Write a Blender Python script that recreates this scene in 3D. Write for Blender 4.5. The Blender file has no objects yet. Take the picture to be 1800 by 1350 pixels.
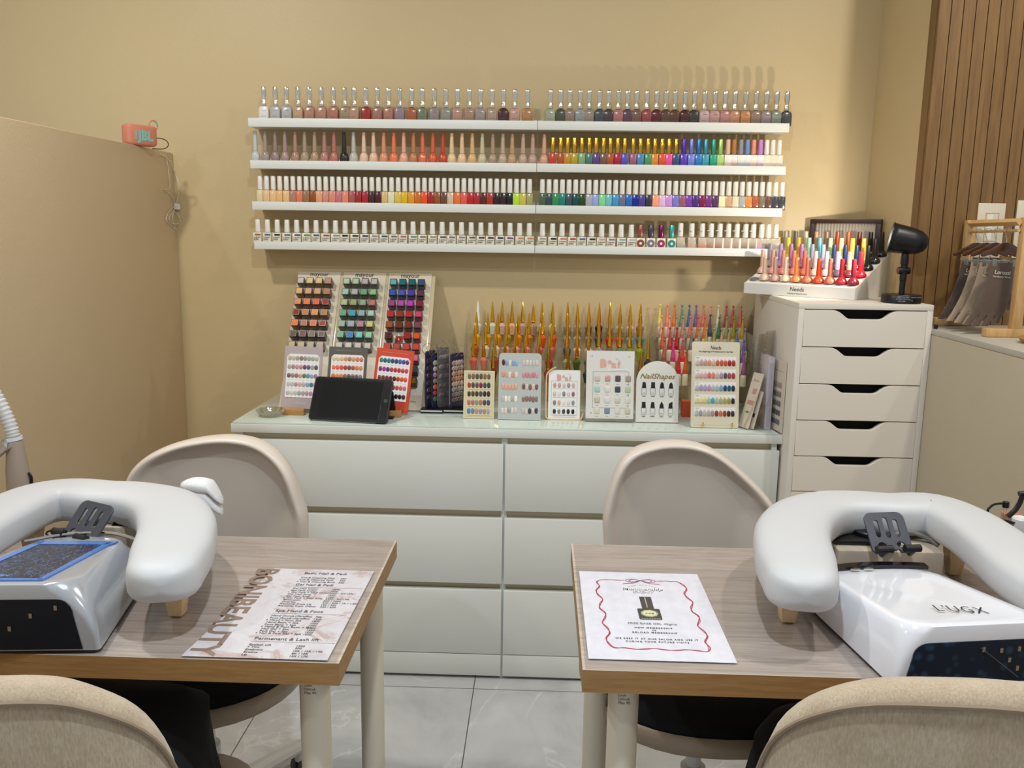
import bpy, bmesh, math, random
from mathutils import Vector, Matrix
random.seed(7)
S = bpy.context.scene
PI = math.pi
# ------------------------------------------------------------------ camera
CAM = Vector((0.89817, -2.89868, 1.34585))
RX = Vector((0.99929, 0.03493, 0.01407)); UX = Vector((-0.01997, 0.17493, 0.98438)); FX = Vector((-0.03192, 0.98396, -0.1755))
FPX = 1510.9
cd = bpy.data.cameras.new('camera'); cam = bpy.data.objects.new('camera', cd); S.collection.objects.link(cam)
cd.sensor_width = 36; cd.lens = FPX / 1800 * 36; cd.clip_start = 0.02
m = Matrix((RX, UX, -FX)).transposed().to_4x4(); m.translation = CAM; cam.matrix_world = m
S.camera = cam
# ------------------------------------------------------------------ world, lights, exposure
S.view_settings.view_transform = 'Standard'; S.view_settings.look = 'None'; S.view_settings.gamma = 1
S.view_settings.use_curve_mapping = False; S.view_settings.exposure = 0.13
w = bpy.data.worlds.new('salon_air'); S.world = w; w.use_nodes = True
w.node_tree.nodes['Background'].inputs[0].default_value = (0.83, 0.92, 1.0, 1); w.node_tree.nodes['Background'].inputs[1].default_value = 0.42
def lamp(name, kind, loc, energy, col, aim=None, **k):
    d = bpy.data.lights.new(name, kind); d.energy = energy; d.color = col
    for a, b in k.items(): setattr(d, a, b)
    o = bpy.data.objects.new(name, d); S.collection.objects.link(o); o.location = loc
    if aim: o.rotation_euler = (Vector(aim) - Vector(loc)).to_track_quat('-Z', 'Y').to_euler()
    return o
for x, y, e, c in ((-0.35, -1.25, 17, (1.0, 0.97, 0.93)), (2.15, -1.25, 13.5, (1.0, 0.93, 0.82)), (0.9, -2.2, 23, (0.80, 0.91, 1.0)), (-0.9, -2.6, 12, (0.86, 0.94, 1.0)), (2.6, -2.6, 9, (1.0, 0.94, 0.86))):
    lamp('downlight_glow', 'AREA', (x, y, 2.66), e, c, shape='DISK', size=0.09)
SPOT_AT = Vector((1.868, -0.437, 1.335)); SPOT_DIR = Vector((-0.80, 0.56, 0.20)).normalized()
# ------------------------------------------------------------------ helpers
COL = S.collection
def ray(px, py): return FX + RX * ((px - 900) / FPX) - UX * ((py - 675) / FPX)
def U(px, py, z): d = ray(px, py); return CAM + d * ((z - CAM.z) / d.z)
def V(px, py, y): d = ray(px, py); return CAM + d * ((y - CAM.y) / d.y)
def lin(h):
    h = h.lstrip('#'); c = [int(h[i:i+2], 16) / 255 for i in (0, 2, 4)]
    return tuple(((v + 0.055) / 1.055) ** 2.4 if v > 0.04045 else v / 12.92 for v in c) + (1,)
MATS = {}
def mat(kind, hexc='ffffff', rough=0.5, metal=0.0, coat=0.0, bump=0.0, bscale=200, var=0.0, vscale=3.0, trans=0.0, sheen=0.0, spec=0.5):
    key = (kind, hexc, rough, metal, coat)
    if key in MATS: return MATS[key]
    mt = bpy.data.materials.new(kind); mt.use_nodes = True; nt = mt.node_tree; b = nt.nodes['Principled BSDF']
    b.inputs['Base Color'].default_value = lin(hexc); b.inputs['Roughness'].default_value = rough; b.inputs['Metallic'].default_value = metal
    b.inputs['Coat Weight'].default_value = coat; b.inputs['Specular IOR Level'].default_value = spec
    b.inputs['Transmission Weight'].default_value = trans; b.inputs['Sheen Weight'].default_value = sheen
    if bump or var:
        tc = nt.nodes.new('ShaderNodeTexCoord'); n = nt.nodes.new('ShaderNodeTexNoise'); nt.links.new(tc.outputs['Object'], n.inputs['Vector'])
        if bump:
            n.inputs['Scale'].default_value = bscale; n.inputs['Detail'].default_value = 3
            bp = nt.nodes.new('ShaderNodeBump'); bp.inputs['Strength'].default_value = bump; bp.inputs['Distance'].default_value = 0.002
            nt.links.new(n.outputs['Fac'], bp.inputs['Height']); nt.links.new(bp.outputs['Normal'], b.inputs['Normal'])
        if var:
            n2 = nt.nodes.new('ShaderNodeTexNoise'); n2.inputs['Scale'].default_value = vscale; nt.links.new(tc.outputs['Object'], n2.inputs['Vector'])
            h = nt.nodes.new('ShaderNodeHueSaturation'); h.inputs['Color'].default_value = lin(hexc)
            mr = nt.nodes.new('ShaderNodeMapRange'); mr.inputs['To Min'].default_value = 1 - var; mr.inputs['To Max'].default_value = 1 + var
            nt.links.new(n2.outputs['Fac'], mr.inputs['Value']); nt.links.new(mr.outputs['Result'], h.inputs['Value']); nt.links.new(h.outputs['Color'], b.inputs['Base Color'])
    MATS[key] = mt; return mt
def clear(kind='clear_plastic', tint='ffffff', gloss=0.10, rough=0.05):
    key = (kind, tint, gloss)
    if key in MATS: return MATS[key]
    mt = bpy.data.materials.new(kind); mt.use_nodes = True; nt = mt.node_tree; nt.nodes.clear()
    t = nt.nodes.new('ShaderNodeBsdfTransparent'); t.inputs[0].default_value = lin(tint)
    g = nt.nodes.new('ShaderNodeBsdfGlossy'); g.inputs['Roughness'].default_value = rough
    lw = nt.nodes.new('ShaderNodeLayerWeight'); lw.inputs[0].default_value = 0.25
    mr = nt.nodes.new('ShaderNodeMapRange'); mr.inputs['To Min'].default_value = gloss * 0.5; mr.inputs['To Max'].default_value = min(1, gloss * 4)
    mx = nt.nodes.new('ShaderNodeMixShader'); o = nt.nodes.new('ShaderNodeOutputMaterial')
    nt.links.new(lw.outputs['Facing'], mr.inputs['Value']); nt.links.new(mr.outputs['Result'], mx.inputs[0]); nt.links.new(t.outputs[0], mx.inputs[1]); nt.links.new(g.outputs[0], mx.inputs[2]); nt.links.new(mx.outputs[0], o.inputs[0])
    MATS[key] = mt; return mt
def nmat(name, build):
    if name in MATS: return MATS[name]
    mt = bpy.data.materials.new(name); mt.use_nodes = True; build(mt.node_tree, mt.node_tree.nodes['Principled BSDF']); MATS[name] = mt; return mt
def polish(h): return mat('polish_lacquer', h, 0.22, 0, 0.4)
def paint(h, r=0.5): return mat('printed_ink', h, r)
def ramp(nt, fac, stops):
    r = nt.nodes.new('ShaderNodeValToRGB'); el = r.color_ramp.elements
    while len(el) < len(stops): el.new(0.5)
    for e, (p, c) in zip(el, stops): e.position = p; e.color = lin(c)
    nt.links.new(fac, r.inputs[0]); return r.outputs[0]
def coords(nt, scale=(1, 1, 1), loc=(0, 0, 0)):
    tc = nt.nodes.new('ShaderNodeTexCoord'); mp = nt.nodes.new('ShaderNodeMapping'); mp.inputs['Scale'].default_value = scale; mp.inputs['Location'].default_value = loc
    nt.links.new(tc.outputs['Object'], mp.inputs['Vector']); return mp.outputs[0]
def noise(nt, vec, scale, detail=4, rough=0.55, dist=0.0):
    n = nt.nodes.new('ShaderNodeTexNoise'); n.inputs['Scale'].default_value = scale; n.inputs['Detail'].default_value = detail
    n.inputs['Roughness'].default_value = rough; n.inputs['Distortion'].default_value = dist; nt.links.new(vec, n.inputs['Vector']); return n.outputs['Fac']
def bumpn(nt, b, h, s=0.2, d=0.002):
    bp = nt.nodes.new('ShaderNodeBump'); bp.inputs['Strength'].default_value = s; bp.inputs['Distance'].default_value = d
    nt.links.new(h, bp.inputs['Height']); nt.links.new(bp.outputs['Normal'], b.inputs['Normal'])
def wood(name, stops, scale=(1, 14, 14), ns=6, rough=0.45, plank=None):
    def f(nt, b):
        v = coords(nt, scale); n = noise(nt, v, ns, 8, 0.65, 0.6); c = ramp(nt, n, stops)
        if plank:
            v2 = coords(nt, plank); wn = nt.nodes.new('ShaderNodeTexWhiteNoise'); fl = nt.nodes.new('ShaderNodeVectorMath'); fl.operation = 'FLOOR'
            nt.links.new(v2, fl.inputs[0]); nt.links.new(fl.outputs[0], wn.inputs['Vector'])
            mr = nt.nodes.new('ShaderNodeMapRange'); mr.inputs['To Min'].default_value = 0.88; mr.inputs['To Max'].default_value = 1.1; nt.links.new(wn.outputs['Value'], mr.inputs['Value'])
            h = nt.nodes.new('ShaderNodeHueSaturation'); nt.links.new(mr.outputs[0], h.inputs['Value']); nt.links.new(c, h.inputs['Color']); c = h.outputs[0]
        nt.links.new(c, b.inputs['Base Color']); b.inputs['Roughness'].default_value = rough; bumpn(nt, b, n, 0.08)
    return nmat(name, f)

def new_bm(): return bmesh.new()
def box(bm, x0, x1, y0, y1, z0, z1):
    v = [bm.verts.new(p) for p in ((x0,y0,z0),(x1,y0,z0),(x1,y1,z0),(x0,y1,z0),(x0,y0,z1),(x1,y0,z1),(x1,y1,z1),(x0,y1,z1))]
    for f in ((0,3,2,1),(4,5,6,7),(0,1,5,4),(1,2,6,5),(2,3,7,6),(3,0,4,7)): bm.faces.new([v[i] for i in f])
    return v
def loft(bm, rings, cap0=True, cap1=True, closed=True):
    R = [[bm.verts.new(p) for p in r] for r in rings]; n = len(R[0])
    for a, b in zip(R, R[1:]):
        for i in range(n if closed else n - 1):
            j = (i + 1) % n; bm.faces.new((a[i], a[j], b[j], b[i]))
    if cap0: bm.faces.new(R[0][::-1])
    if cap1: bm.faces.new(R[-1])
    return R
def lathe(bm, prof, n=16, c=(0, 0, 0), M=None, ell=(1, 1)):
    rings = []
    for r, z in prof:
        rg = []
        for i in range(n):
            a = 2 * PI * i / n; p = Vector((r * math.cos(a) * ell[0], r * math.sin(a) * ell[1], z))
            rg.append((M @ p if M else p) + Vector(c))
        rings.append(rg)
    return loft(bm, rings)
def rr(w, h, r, n=5, cx=0, cy=0):
    P = []
    for (sx, sy, a0) in ((1, 1, 0), (-1, 1, 90), (-1, -1, 180), (1, -1, 270)):
        for i in range(n + 1):
            a = math.radians(a0 + 90 * i / n); P.append((cx + sx * (w / 2 - r) + r * math.cos(a), cy + sy * (h / 2 - r) + r * math.sin(a)))
    return P
def sqloft(bm, prof, rad=0.3, n=3, ratio=1.0, c=(0, 0)):
    """rounded-square bottle: prof of (half-width, z)"""
    return loft(bm, [[(x + c[0], y + c[1], z) for x, y in rr(2 * w, 2 * w * ratio, rad * w * min(1, ratio), n)] for w, z in prof])
def prism(bm, poly, z0, z1):
    return loft(bm, [[(x, y, z0) for x, y in poly], [(x, y, z1) for x, y in poly]])
def smooth_path(P, n=8, closed=False):
    P = [Vector(p) for p in P]; out = []; L = len(P)
    for i in range(L if closed else L - 1):
        if closed: a, b, c, d = P[i-1], P[i], P[(i+1) % L], P[(i+2) % L]
        else: a, b, c, d = P[max(i-1, 0)], P[i], P[i+1], P[min(i+2, L-1)]
        for k in range(n):
            t = k / n; out.append(0.5 * ((2*b) + (c-a)*t + (2*a-5*b+4*c-d)*t*t + (3*b-a-3*c+d)*t**3))
    if not closed: out.append(P[-1])
    return out
def tube(bm, pts, r, n=8, closed=False, flat=None):
    pts = [Vector(p) for p in pts]; N = len(pts); rings = []; up = None
    for i, p in enumerate(pts):
        t = (pts[(i+1) % N] - pts[i-1]) if closed else (pts[min(i+1, N-1)] - pts[max(i-1, 0)])
        t.normalize()
        if flat is not None: up = Vector(flat)
        elif up is None: up = Vector((0, 0, 1)) if abs(t.z) < 0.9 else Vector((1, 0, 0))
        s = t.cross(up).normalized(); u = s.cross(t).normalized(); up = u
        ri = r[i] if isinstance(r, (list, tuple)) else r
        rings.append([p + s * ri * math.cos(2*PI*k/n) + u * ri * math.sin(2*PI*k/n) for k in range(n)])
    if closed: rings.append(rings[0][:])
    return loft(bm, rings, not closed, not closed)
def done(bm, name, m, parent=None, smooth=True, bevel=0.0, seg=2, ang=35, loc=None, rot=None, link=True):
    bmesh.ops.remove_doubles(bm, verts=bm.verts, dist=1e-6); bmesh.ops.recalc_face_normals(bm, faces=bm.faces)
    if bevel:
        e = [x for x in bm.edges if len(x.link_faces) == 2 and x.calc_face_angle(0) > math.radians(50)]
        bmesh.ops.bevel(bm, geom=e, offset=bevel, segments=seg, affect='EDGES', profile=0.5, clamp_overlap=True)
    me = bpy.data.meshes.new(name); bm.to_mesh(me); bm.free()
    if smooth:
        me.polygons.foreach_set('use_smooth', [True] * len(me.polygons)); me.set_sharp_from_angle(angle=math.radians(ang))
    ms = m if isinstance(m, (list, tuple)) else [m]
    for q in ms: me.materials.append(q)
    return ob(name, me, parent, loc, rot) if link else me
def ob(name, me, parent=None, loc=None, rot=None, mats=None, scale=None):
    o = bpy.data.objects.new(name, me); COL.objects.link(o)
    if parent is not None: o.parent = parent
    if loc is not None: o.location = loc
    if rot is not None: o.rotation_euler = rot
    if scale is not None: o.scale = scale
    if mats:
        for i, q in enumerate(mats):
            if q is not None: o.material_slots[i].link = 'OBJECT'; o.material_slots[i].material = q
    return o
LABELS = {}
def tag(o, label, cat, group=None):
    o['label'] = label; o['category'] = cat
    if group: o['group'] = group
    return o
def thing(name, label, cat, loc=(0, 0, 0), rotz=0, group=None, mtx=None):
    o = bpy.data.objects.new(name, None); COL.objects.link(o); o.empty_display_size = 0.05
    if mtx is not None: o.matrix_world = mtx
    else: o.location = loc; o.rotation_euler = (0, 0, rotz)
    return tag(o, label, cat, group)
def struct(o): o['kind'] = 'structure'; return o
def part_label(o, s): o['label'] = s; return o
TXT = {}
TS = bpy.data.scenes.new('tmp')
def to_mesh(o):
    TS.collection.objects.link(o)
    with bpy.context.temp_override(scene=TS, view_layer=TS.view_layers[0]):
        dg = bpy.context.evaluated_depsgraph_get(); me = bpy.data.meshes.new_from_object(o.evaluated_get(dg))
    bpy.data.objects.remove(o); return me
def text_mesh(s, ext=0.0002, bold=0.0, shear=0.0, spacing=1.0):
    key = (s, bold, shear, spacing)
    if key in TXT: return TXT[key]
    c = bpy.data.curves.new('lettering', 'FONT'); c.body = s; c.size = 1; c.extrude = 0; c.offset = bold; c.shear = shear; c.align_x = 'LEFT'; c.space_character = spacing; c.resolution_u = 2
    o = bpy.data.objects.new('tmp', c); me = to_mesh(o)
    me.name = 'lettering'; me.materials.clear(); me.materials.append(None)
    xs = [v.co.x for v in me.vertices] or [0]; TXT[key] = (me, min(xs), max(xs)); return TXT[key]
def text(parent, s, x, y, size, m, align='C', z=0.0006, bold=0.0, shear=0.0, sx=1.0, rotz=0.0, name='lettering', width=None, spacing=1.0):
    me, a, b = text_mesh(s, bold=bold, shear=shear, spacing=spacing)
    if width: sx = width / ((b - a) * size)
    off = {'C': (a + b) / 2, 'L': a, 'R': b}[align] * size * sx
    o = ob(name, me, parent, (x - off * math.cos(rotz), y - off * math.sin(rotz), z), (0, 0, rotz), [m], (size * sx, size, 1)); return o
def shape2d(outlines, depth, name, m, parent=None, loc=None, rot=None, bev=0.0, link=True):
    """filled flat shape with holes, thickness depth, centred on z=0"""
    c = bpy.data.curves.new(name, 'CURVE'); c.dimensions = '2D'; c.fill_mode = 'BOTH'; c.extrude = max(depth / 2 - bev, 1e-5); c.bevel_depth = bev; c.bevel_resolution = 1; c.offset = -bev
    for P in outlines:
        s = c.splines.new('POLY'); s.points.add(len(P) - 1)
        for q, (x, y) in zip(s.points, P): q.co = (x, y, 0, 1)
        s.use_cyclic_u = True
    o = bpy.data.objects.new('tmp', c); me = to_mesh(o)
    me.name = name; me.materials.clear()
    for q in (m if isinstance(m, (list, tuple)) else [m]): me.materials.append(q)
    return ob(name, me, parent, loc, rot) if link else me
def frame3(BL, BR, TL):
    ex = (BR - BL).normalized(); ey = (TL - BL); ey = (ey - ex * ey.dot(ex)); h = ey.length; ey.normalize(); n = ex.cross(ey)
    M = Matrix((ex, ey, n)).transposed().to_4x4(); M.translation = BL; return M, (BR - BL).length, h
NAMED = dict(white='e8e4dc', cream='e0d0a8', ivory='d8c8a0', beige='cdb08a', tan='b08c64', brown='7a5238', chocolate='4a2c20', black='161616', charcoal='3c3c3c', grey='8c8c8c', silver='b4b4b4',
  red='b42020', crimson='a01830', maroon='5a1018', wine='7c2848', pink='d890a0', rose='c07078', peach='e0a078', coral='d86850', orange='dc7028', rust='a04c20', mustard='b08c14', yellow='dcc030', lime='b4d040',
  olive='8c8c40', khaki='a8a080', green='3c8c50', mint='98c0a0', sage='84987c', teal='207878', turquoise='50a8a8', sky='88b8d0', blue='3868b0', navy='182850', lavender='9898c8', lilac='c8a0cc', purple='6c3c90', plum='583850', mauve='8c7078', magenta='b03c90', slate='505c68', ochre='c89030', copper='a86848')
NAMED = {k: lin(v)[:3] for k, v in NAMED.items()}
def cname(h):
    c = lin(h)[:3]; f = lambda v: v ** 0.45
    return min(NAMED, key=lambda k: sum((f(a) - f(b)) ** 2 for a, b in zip(NAMED[k], c)))
def ordn(i): return {1: 'first', 2: 'second', 3: 'third', 4: 'fourth', 5: 'fifth', 6: 'sixth', 7: 'seventh', 8: 'eighth', 9: 'ninth', 10: 'tenth'}.get(i) or (str(i) + ({1: 'st', 2: 'nd', 3: 'rd'}.get(i % 10, 'th') if i not in (11, 12, 13) else 'th'))
WHITE = mat('white_melamine', 'e2e2da', 0.38, bump=0.03, bscale=400)
WSIDE = mat('white_melamine_side', 'ddd6ca', 0.45, bump=0.03, bscale=400)
SILVER = mat('silver_plating', 'f2ead8', 0.10, 1.0)
GOLD = mat('gold_plating', 'e8b83c', 0.16, 1.0)
CHROME = mat('chrome', 'd8d8d8', 0.12, 1.0)
BLACK = mat('black_plastic', '101012', 0.35)
INK = paint('181614'); WPAPER = mat('white_card', 'eceae6', 0.6)
CLEAR = clear()
# ------------------------------------------------------------------ room
def wallm(name, h, vs=1.2):
    def f(nt, b):
        v = coords(nt); n = noise(nt, v, vs, 3); c = ramp(nt, n, [(0.3, h[0]), (0.7, h[1])]); nt.links.new(c, b.inputs['Base Color']); b.inputs['Roughness'].default_value = 0.42
        b.inputs['Specular IOR Level'].default_value = 0.35; bumpn(nt, b, noise(nt, v, 160, 2), 0.22, 0.0015)
    return nmat(name, f)
WALL = wallm('plaster_wall', ('cab387', 'ceb88c')); PWALL = wallm('partition_paint', ('cdb591', 'd3bb97')); RWALL = wallm('counter_paint', ('bfb198', 'c4b69d'))
def bx(name, m, *a, parent=None, bevel=0.0): bm = new_bm(); box(bm, *a); return done(bm, name, m, parent, bevel=bevel)
struct(bx('wall_back', WALL, -2.6, 1.95, 0, 0.12, 0, 2.7))
struct(bx('wall_right', WALL, 1.95, 2.07, -0.36, 0.12, 0, 2.7))
struct(bx('wall_left', PWALL, -0.43, -0.332, -3.2, 0, 0, 1.584, bevel=0.003))
struct(bx('wall_counter', RWALL, 1.958, 2.75, -3.0, -0.40, 0, 1.085, bevel=0.003))
struct(bx('trim_1', mat('counter_top_edge', 'b8b2a4', 0.5), 1.957, 2.75, -3.0, -0.40, 1.085, 1.10, bevel=0.002))
def ceil(nt, b): b.inputs['Base Color'].default_value = lin('d8d2c6'); b.inputs['Roughness'].default_value = 0.8
struct(bx('ceiling', nmat('ceiling_paint', ceil), -2.6, 3.2, -3.2, 0.12, 2.7, 2.78))
def slat(nt, b):
    v = coords(nt, (10, 10, 0.8)); n = noise(nt, v, 7, 8, 0.6, 0.5); c = ramp(nt, n, [(0.25, '6a4a26'), (0.5, '7d5c32'), (0.8, '8c6a3c')]); nt.links.new(c, b.inputs['Base Color']); b.inputs['Roughness'].default_value = 0.5
SL = nmat('walnut_slats', slat)
bm = new_bm(); x = 1.9505
box(bm, 1.95, 3.0, -0.40, -0.36, 1.0, 2.7)
while x < 2.98: box(bm, x + 0.0012, x + 0.0312, -0.412, -0.40, 1.09, 2.7); x += 0.0325
struct(done(bm, 'wall_slatted', SL, bevel=0.0))
def floorf(nt, b):
    v = coords(nt); tc = coords(nt, (1, 1, 1), (-0.12, 0.54, 0))
    n = noise(nt, v, 3.2, 9, 0.62, 0.9); c = ramp(nt, n, [(0.25, '9d9c9c'), (0.5, 'bdbcbb'), (0.75, 'cbcac8')])
    vo = nt.nodes.new('ShaderNodeTexNoise'); vo.inputs['Scale'].default_value = 1.9; vo.inputs['Detail'].default_value = 7; vo.inputs['Distortion'].default_value = 1.6; nt.links.new(v, vo.inputs['Vector'])
    vein = ramp(nt, vo.outputs['Fac'], [(0.0, '000000'), (0.49, '000000'), (0.5, 'ffffff'), (0.512, '000000')])
    mx = nt.nodes.new('ShaderNodeMix'); mx.data_type = 'RGBA'; mx.inputs['B'].default_value = lin('dcdad6'); nt.links.new(c, mx.inputs['A'])
    ml = nt.nodes.new('ShaderNodeMath'); ml.operation = 'MULTIPLY'; ml.inputs[1].default_value = 0.5; nt.links.new(vein, ml.inputs[0]); nt.links.new(ml.outputs[0], mx.inputs['Factor'])
    br = nt.nodes.new('ShaderNodeTexBrick'); br.offset = 0; br.inputs['Scale'].default_value = 1; br.inputs['Brick Width'].default_value = 0.6; br.inputs['Row Height'].default_value = 0.6; br.inputs['Mortar Size'].default_value = 0.0016; br.inputs['Mortar Smooth'].default_value = 0
    nt.links.new(tc, br.inputs['Vector']); m2 = nt.nodes.new('ShaderNodeMix'); m2.data_type = 'RGBA'; m2.inputs['B'].default_value = lin('5c5a58')
    nt.links.new(br.outputs['Fac'], m2.inputs['Factor']); nt.links.new(mx.outputs['Result'], m2.inputs['A']); nt.links.new(m2.outputs['Result'], b.inputs['Base Color']); b.inputs['Roughness'].default_value = 0.33
struct(bx('floor', nmat('marble_tile', floorf), -2.6, 3.2, -3.6, 0.12, -0.06, 0))
# ------------------------------------------------------------------ dresser
t = thing('dresser', 'wide white six-drawer dresser with a glass sheet on top, against the back wall', 'dresser', (0, 0, 0))
bm = new_bm(); box(bm, 0, 1.5965, -0.48, -0.002, 0.755, 0.78); done(bm, 'top', WHITE, t, bevel=0.001)
bm = new_bm(); box(bm, 0.008, 0.03, -0.468, -0.002, 0, 0.755); done(bm, 'side_panel', WHITE, t)
bm = new_bm(); box(bm, 1.57, 1.585, -0.468, -0.002, 0, 0.755); done(bm, 'side_panel', WHITE, t)
bm = new_bm(); box(bm, 0.791, 0.809, -0.462, -0.002, 0, 0.755); done(bm, 'middle_panel', WHITE, t)
bm = new_bm(); box(bm, 0.03, 0.791, -0.455, -0.44, 0.01, 0.755); box(bm, 0.809, 1.57, -0.455, -0.44, 0.01, 0.755); done(bm, 'inner_rail', mat('recess_shade_beige', 'd8ccb0', 0.5), t)  # warm beige puts the shadow of the drawer gaps into the rail colour
for x0, x1 in ((0.004, 0.797), (0.803, 1.590)):
    for z0, z1 in ((0.5345, 0.7346), (0.3074, 0.5111), (0.0815, 0.2854)):
        bm = new_bm(); box(bm, x0, x1, -0.48, -0.462, z0, z1); done(bm, 'drawer', WHITE, t, bevel=0.0008)
    bm = new_bm(); box(bm, x0, x1, -0.48, -0.462, 0.010, 0.0785); done(bm, 'plinth', WHITE, t, bevel=0.0008)
def gl(nt, b): b.inputs['Base Color'].default_value = lin('d0dcd2'); b.inputs['Roughness'].default_value = 0.06; b.inputs['Coat Weight'].default_value = 0.3
bm = new_bm(); box(bm, 0.004, 1.583, -0.476, -0.004, 0.7805, 0.785)
tag(done(bm, 'glass_sheet', nmat('greenish_glass', gl), bevel=0.0008), 'pale green glass sheet covering the top of the white dresser', 'glass sheet')
ZD = 0.785
# ------------------------------------------------------------------ tall drawer unit
WARM = mat('warm_white_melamine', 'e6ddcf', 0.4, bump=0.03, bscale=400)
AX, AY, AT = 1.5972, -0.5424, 1.1643
t = thing('drawer_unit', 'tall narrow white drawer unit with scooped handles, right of the dresser', 'drawer unit', (AX, AY, 0))
bm = new_bm(); box(bm, 0, 0.36, 0, 0.483, AT - 0.0155, AT); done(bm, 'top', WARM, t, bevel=0.0006)
for a, b in ((0, 0.0155), (0.3445, 0.36)): bm = new_bm(); box(bm, a, b, 0, 0.483, 0, AT - 0.0157); done(bm, 'side_panel', WSIDE, t, bevel=0.0006)
bm = new_bm(); box(bm, 0.0155, 0.3445, 0.035, 0.483, 0.04, AT - 0.016); done(bm, 'drawer_shade_block', mat('painted_drawer_shade', '161412', 0.9), t)  # solid block coloured near-black to stand for the shade behind the scoops
P = 0.1025; z1 = AT - 0.0165
def scoop(w, h):
    c = w / 2; pts = [(0, 0), (w, 0), (w, h)]
    right = [(c + 0.091, h), (c + 0.08, h - 0.001), (c + 0.07, h - 0.005), (c + 0.058, h - 0.014), (c + 0.050, h - 0.0205), (c + 0.042, h - 0.0235), (c + 0.034, h - 0.024)]
    return pts + right + [(2 * c - a, b) for a, b in right[::-1]] + [(0, h)]
k = 0
while z1 - P > 0.05:
    shape2d([scoop(0.3275, P - 0.0025)], 0.016, 'drawer_front', WARM, t, (0.01625, 0.0085, z1 - P + 0.001), (PI / 2, 0, 0), 0.0006); z1 -= P
bm = new_bm(); box(bm, 0.016, 0.344, 0.02, 0.03, 0, 0.05); done(bm, 'plinth', WHITE, t)
# ------------------------------------------------------------------ picture ledges
ZL = [1.6865, 1.5565, 1.4275, 1.3005]; LH = [0.027, 0.026, 0.0265, 0.025]
nm = [('top', 'topmost'), ('second', 'second from the top'), ('third', 'third from the top'), ('bottom', 'lowest')]
LN = ['top', 'second', 'third', 'bottom']
for r in range(4):
    for c, (xa, xb) in enumerate(((-0.042 + 0.0015 * r, 0.8755 - 0.0006 * r), (0.877 - 0.0006 * r, 1.6585 - 0.002 * r))):
        z = ZL[r]; bm = new_bm()
        t = thing('picture_ledge', 'white picture ledge, %s of four on the %s side of the wall' % (nm[r][1], ('left', 'right')[c]), 'shelf', (xa, 0, z), group='white picture ledges holding polish bottles')
        L = xb - xa
        box(bm, 0, L, -0.100, -0.088, -LH[r], 0); done(bm, 'front_lip', WHITE, t, bevel=0.0008)
        bm = new_bm(); box(bm, 0.0, L, -0.088, -0.0005, -LH[r] + 0.002, -0.006); done(bm, 'shelf_board', WHITE, t, bevel=0.0005)
        bm = new_bm(); box(bm, 0.002, L - 0.002, -0.012, -0.0005, -0.006, 0.012); done(bm, 'back_rail', WHITE, t)
# ------------------------------------------------------------------ bottle kinds: (part, mesh, role)
def K(*parts): return parts
def flat_front_body(w, d, h, sh):  # shouldered flask
    bm = new_bm(); loft(bm, [[(x, y, z) for x, y in rr(2 * a, 2 * a * d / w, 0.35 * a, 3)] for a, z in ((w*0.94, 0), (w, 0.002), (w, h - sh), (w * 0.93, h - sh * 0.55), (w * 0.72, h - sh * 0.15), (w * 0.40, h), (w * 0.33, h + 0.002))])
    return done(bm, 'bottle_body', None, link=False)
def marks(w, y, rows):
    bm = new_bm()
    for x0, x1, z, hh in rows:
        n = max(2, int((x1 - x0) / 0.0022))
        for i in range(n):
            a = x0 + (x1 - x0) * i / n; box(bm, a, a + (x1 - x0) / n * 0.62, -y - 0.00025, -y, z, z + hh)
    return done(bm, 'print', None, link=False, smooth=False)
KIND = {}
bm = new_bm(); pr_ = [(0.0072, 0), (0.0076, 0.004), (0.0070, 0.011), (0.0056, 0.017), (0.0058, 0.021), (0.0080, 0.030), (0.0085, 0.038), (0.0080, 0.050), (0.0078, 0.055), (0.0066, 0.0572)]
sqloft(bm, [(a, z) for a, z in pr_], 0.7, 4); wavy = done(bm, 'cap', None, link=False, ang=60)
KIND['wavy'] = K(('bottle_body', flat_front_body(0.0165, 0.0115, 0.046, 0.014), 'body', 0), ('cap', wavy, SILVER, 0.047), ('print', marks(0.0165, 0.0116, [(-0.003, 0.009, 0.031, 0.0012), (-0.009, 0.009, 0.013, 0.0012)]), paint('5c5048'), 0))
bm = new_bm(); lathe(bm, [(0.0125, 0), (0.0142, 0.002), (0.0146, 0.012), (0.0140, 0.022), (0.0115, 0.030), (0.0080, 0.0345), (0.0072, 0.036)], 20, ell=(1, 0.85)); cb = done(bm, 'bottle_body', None, link=False, ang=60)
bm = new_bm(); lathe(bm, [(0.0074, 0), (0.0076, 0.002), (0.0068, 0.02), (0.0055, 0.05), (0.0050, 0.060), (0.0044, 0.0615)], 14); cc = done(bm, 'cap', None, link=False, ang=60)
KIND['cone'] = K(('bottle_body', cb, 'body', 0), ('cap', cc, 'cap', 0.037))
def block(w, h, capw, caph, ratio=1.0, rad=0.18, taper=1.0):
    bm = new_bm(); sqloft(bm, [(w * 0.96, 0), (w, 0.001), (w, h - 0.001), (w * 0.95, h)], rad, 2, ratio); b_ = done(bm, 'bottle_body', None, link=False)
    bm = new_bm(); lathe(bm, [(0.004, h), (0.004, h + 0.003)], 10); nk = done(bm, 'neck', None, link=False)
    bm = new_bm(); lathe(bm, [(capw, 0), (capw * 1.02, 0.001), (capw * taper, caph - 0.001), (capw * 0.93 * taper, caph)], 16); c_ = done(bm, 'cap', None, link=False)
    return K(('bottle_body', b_, 'body', 0), ('neck', nk, mat('white_neck', 'd8d4c8', 0.4), 0), ('cap', c_, 'cap', h + 0.002))
KIND['block'] = block(0.0104, 0.042, 0.0078, 0.044)
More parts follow.
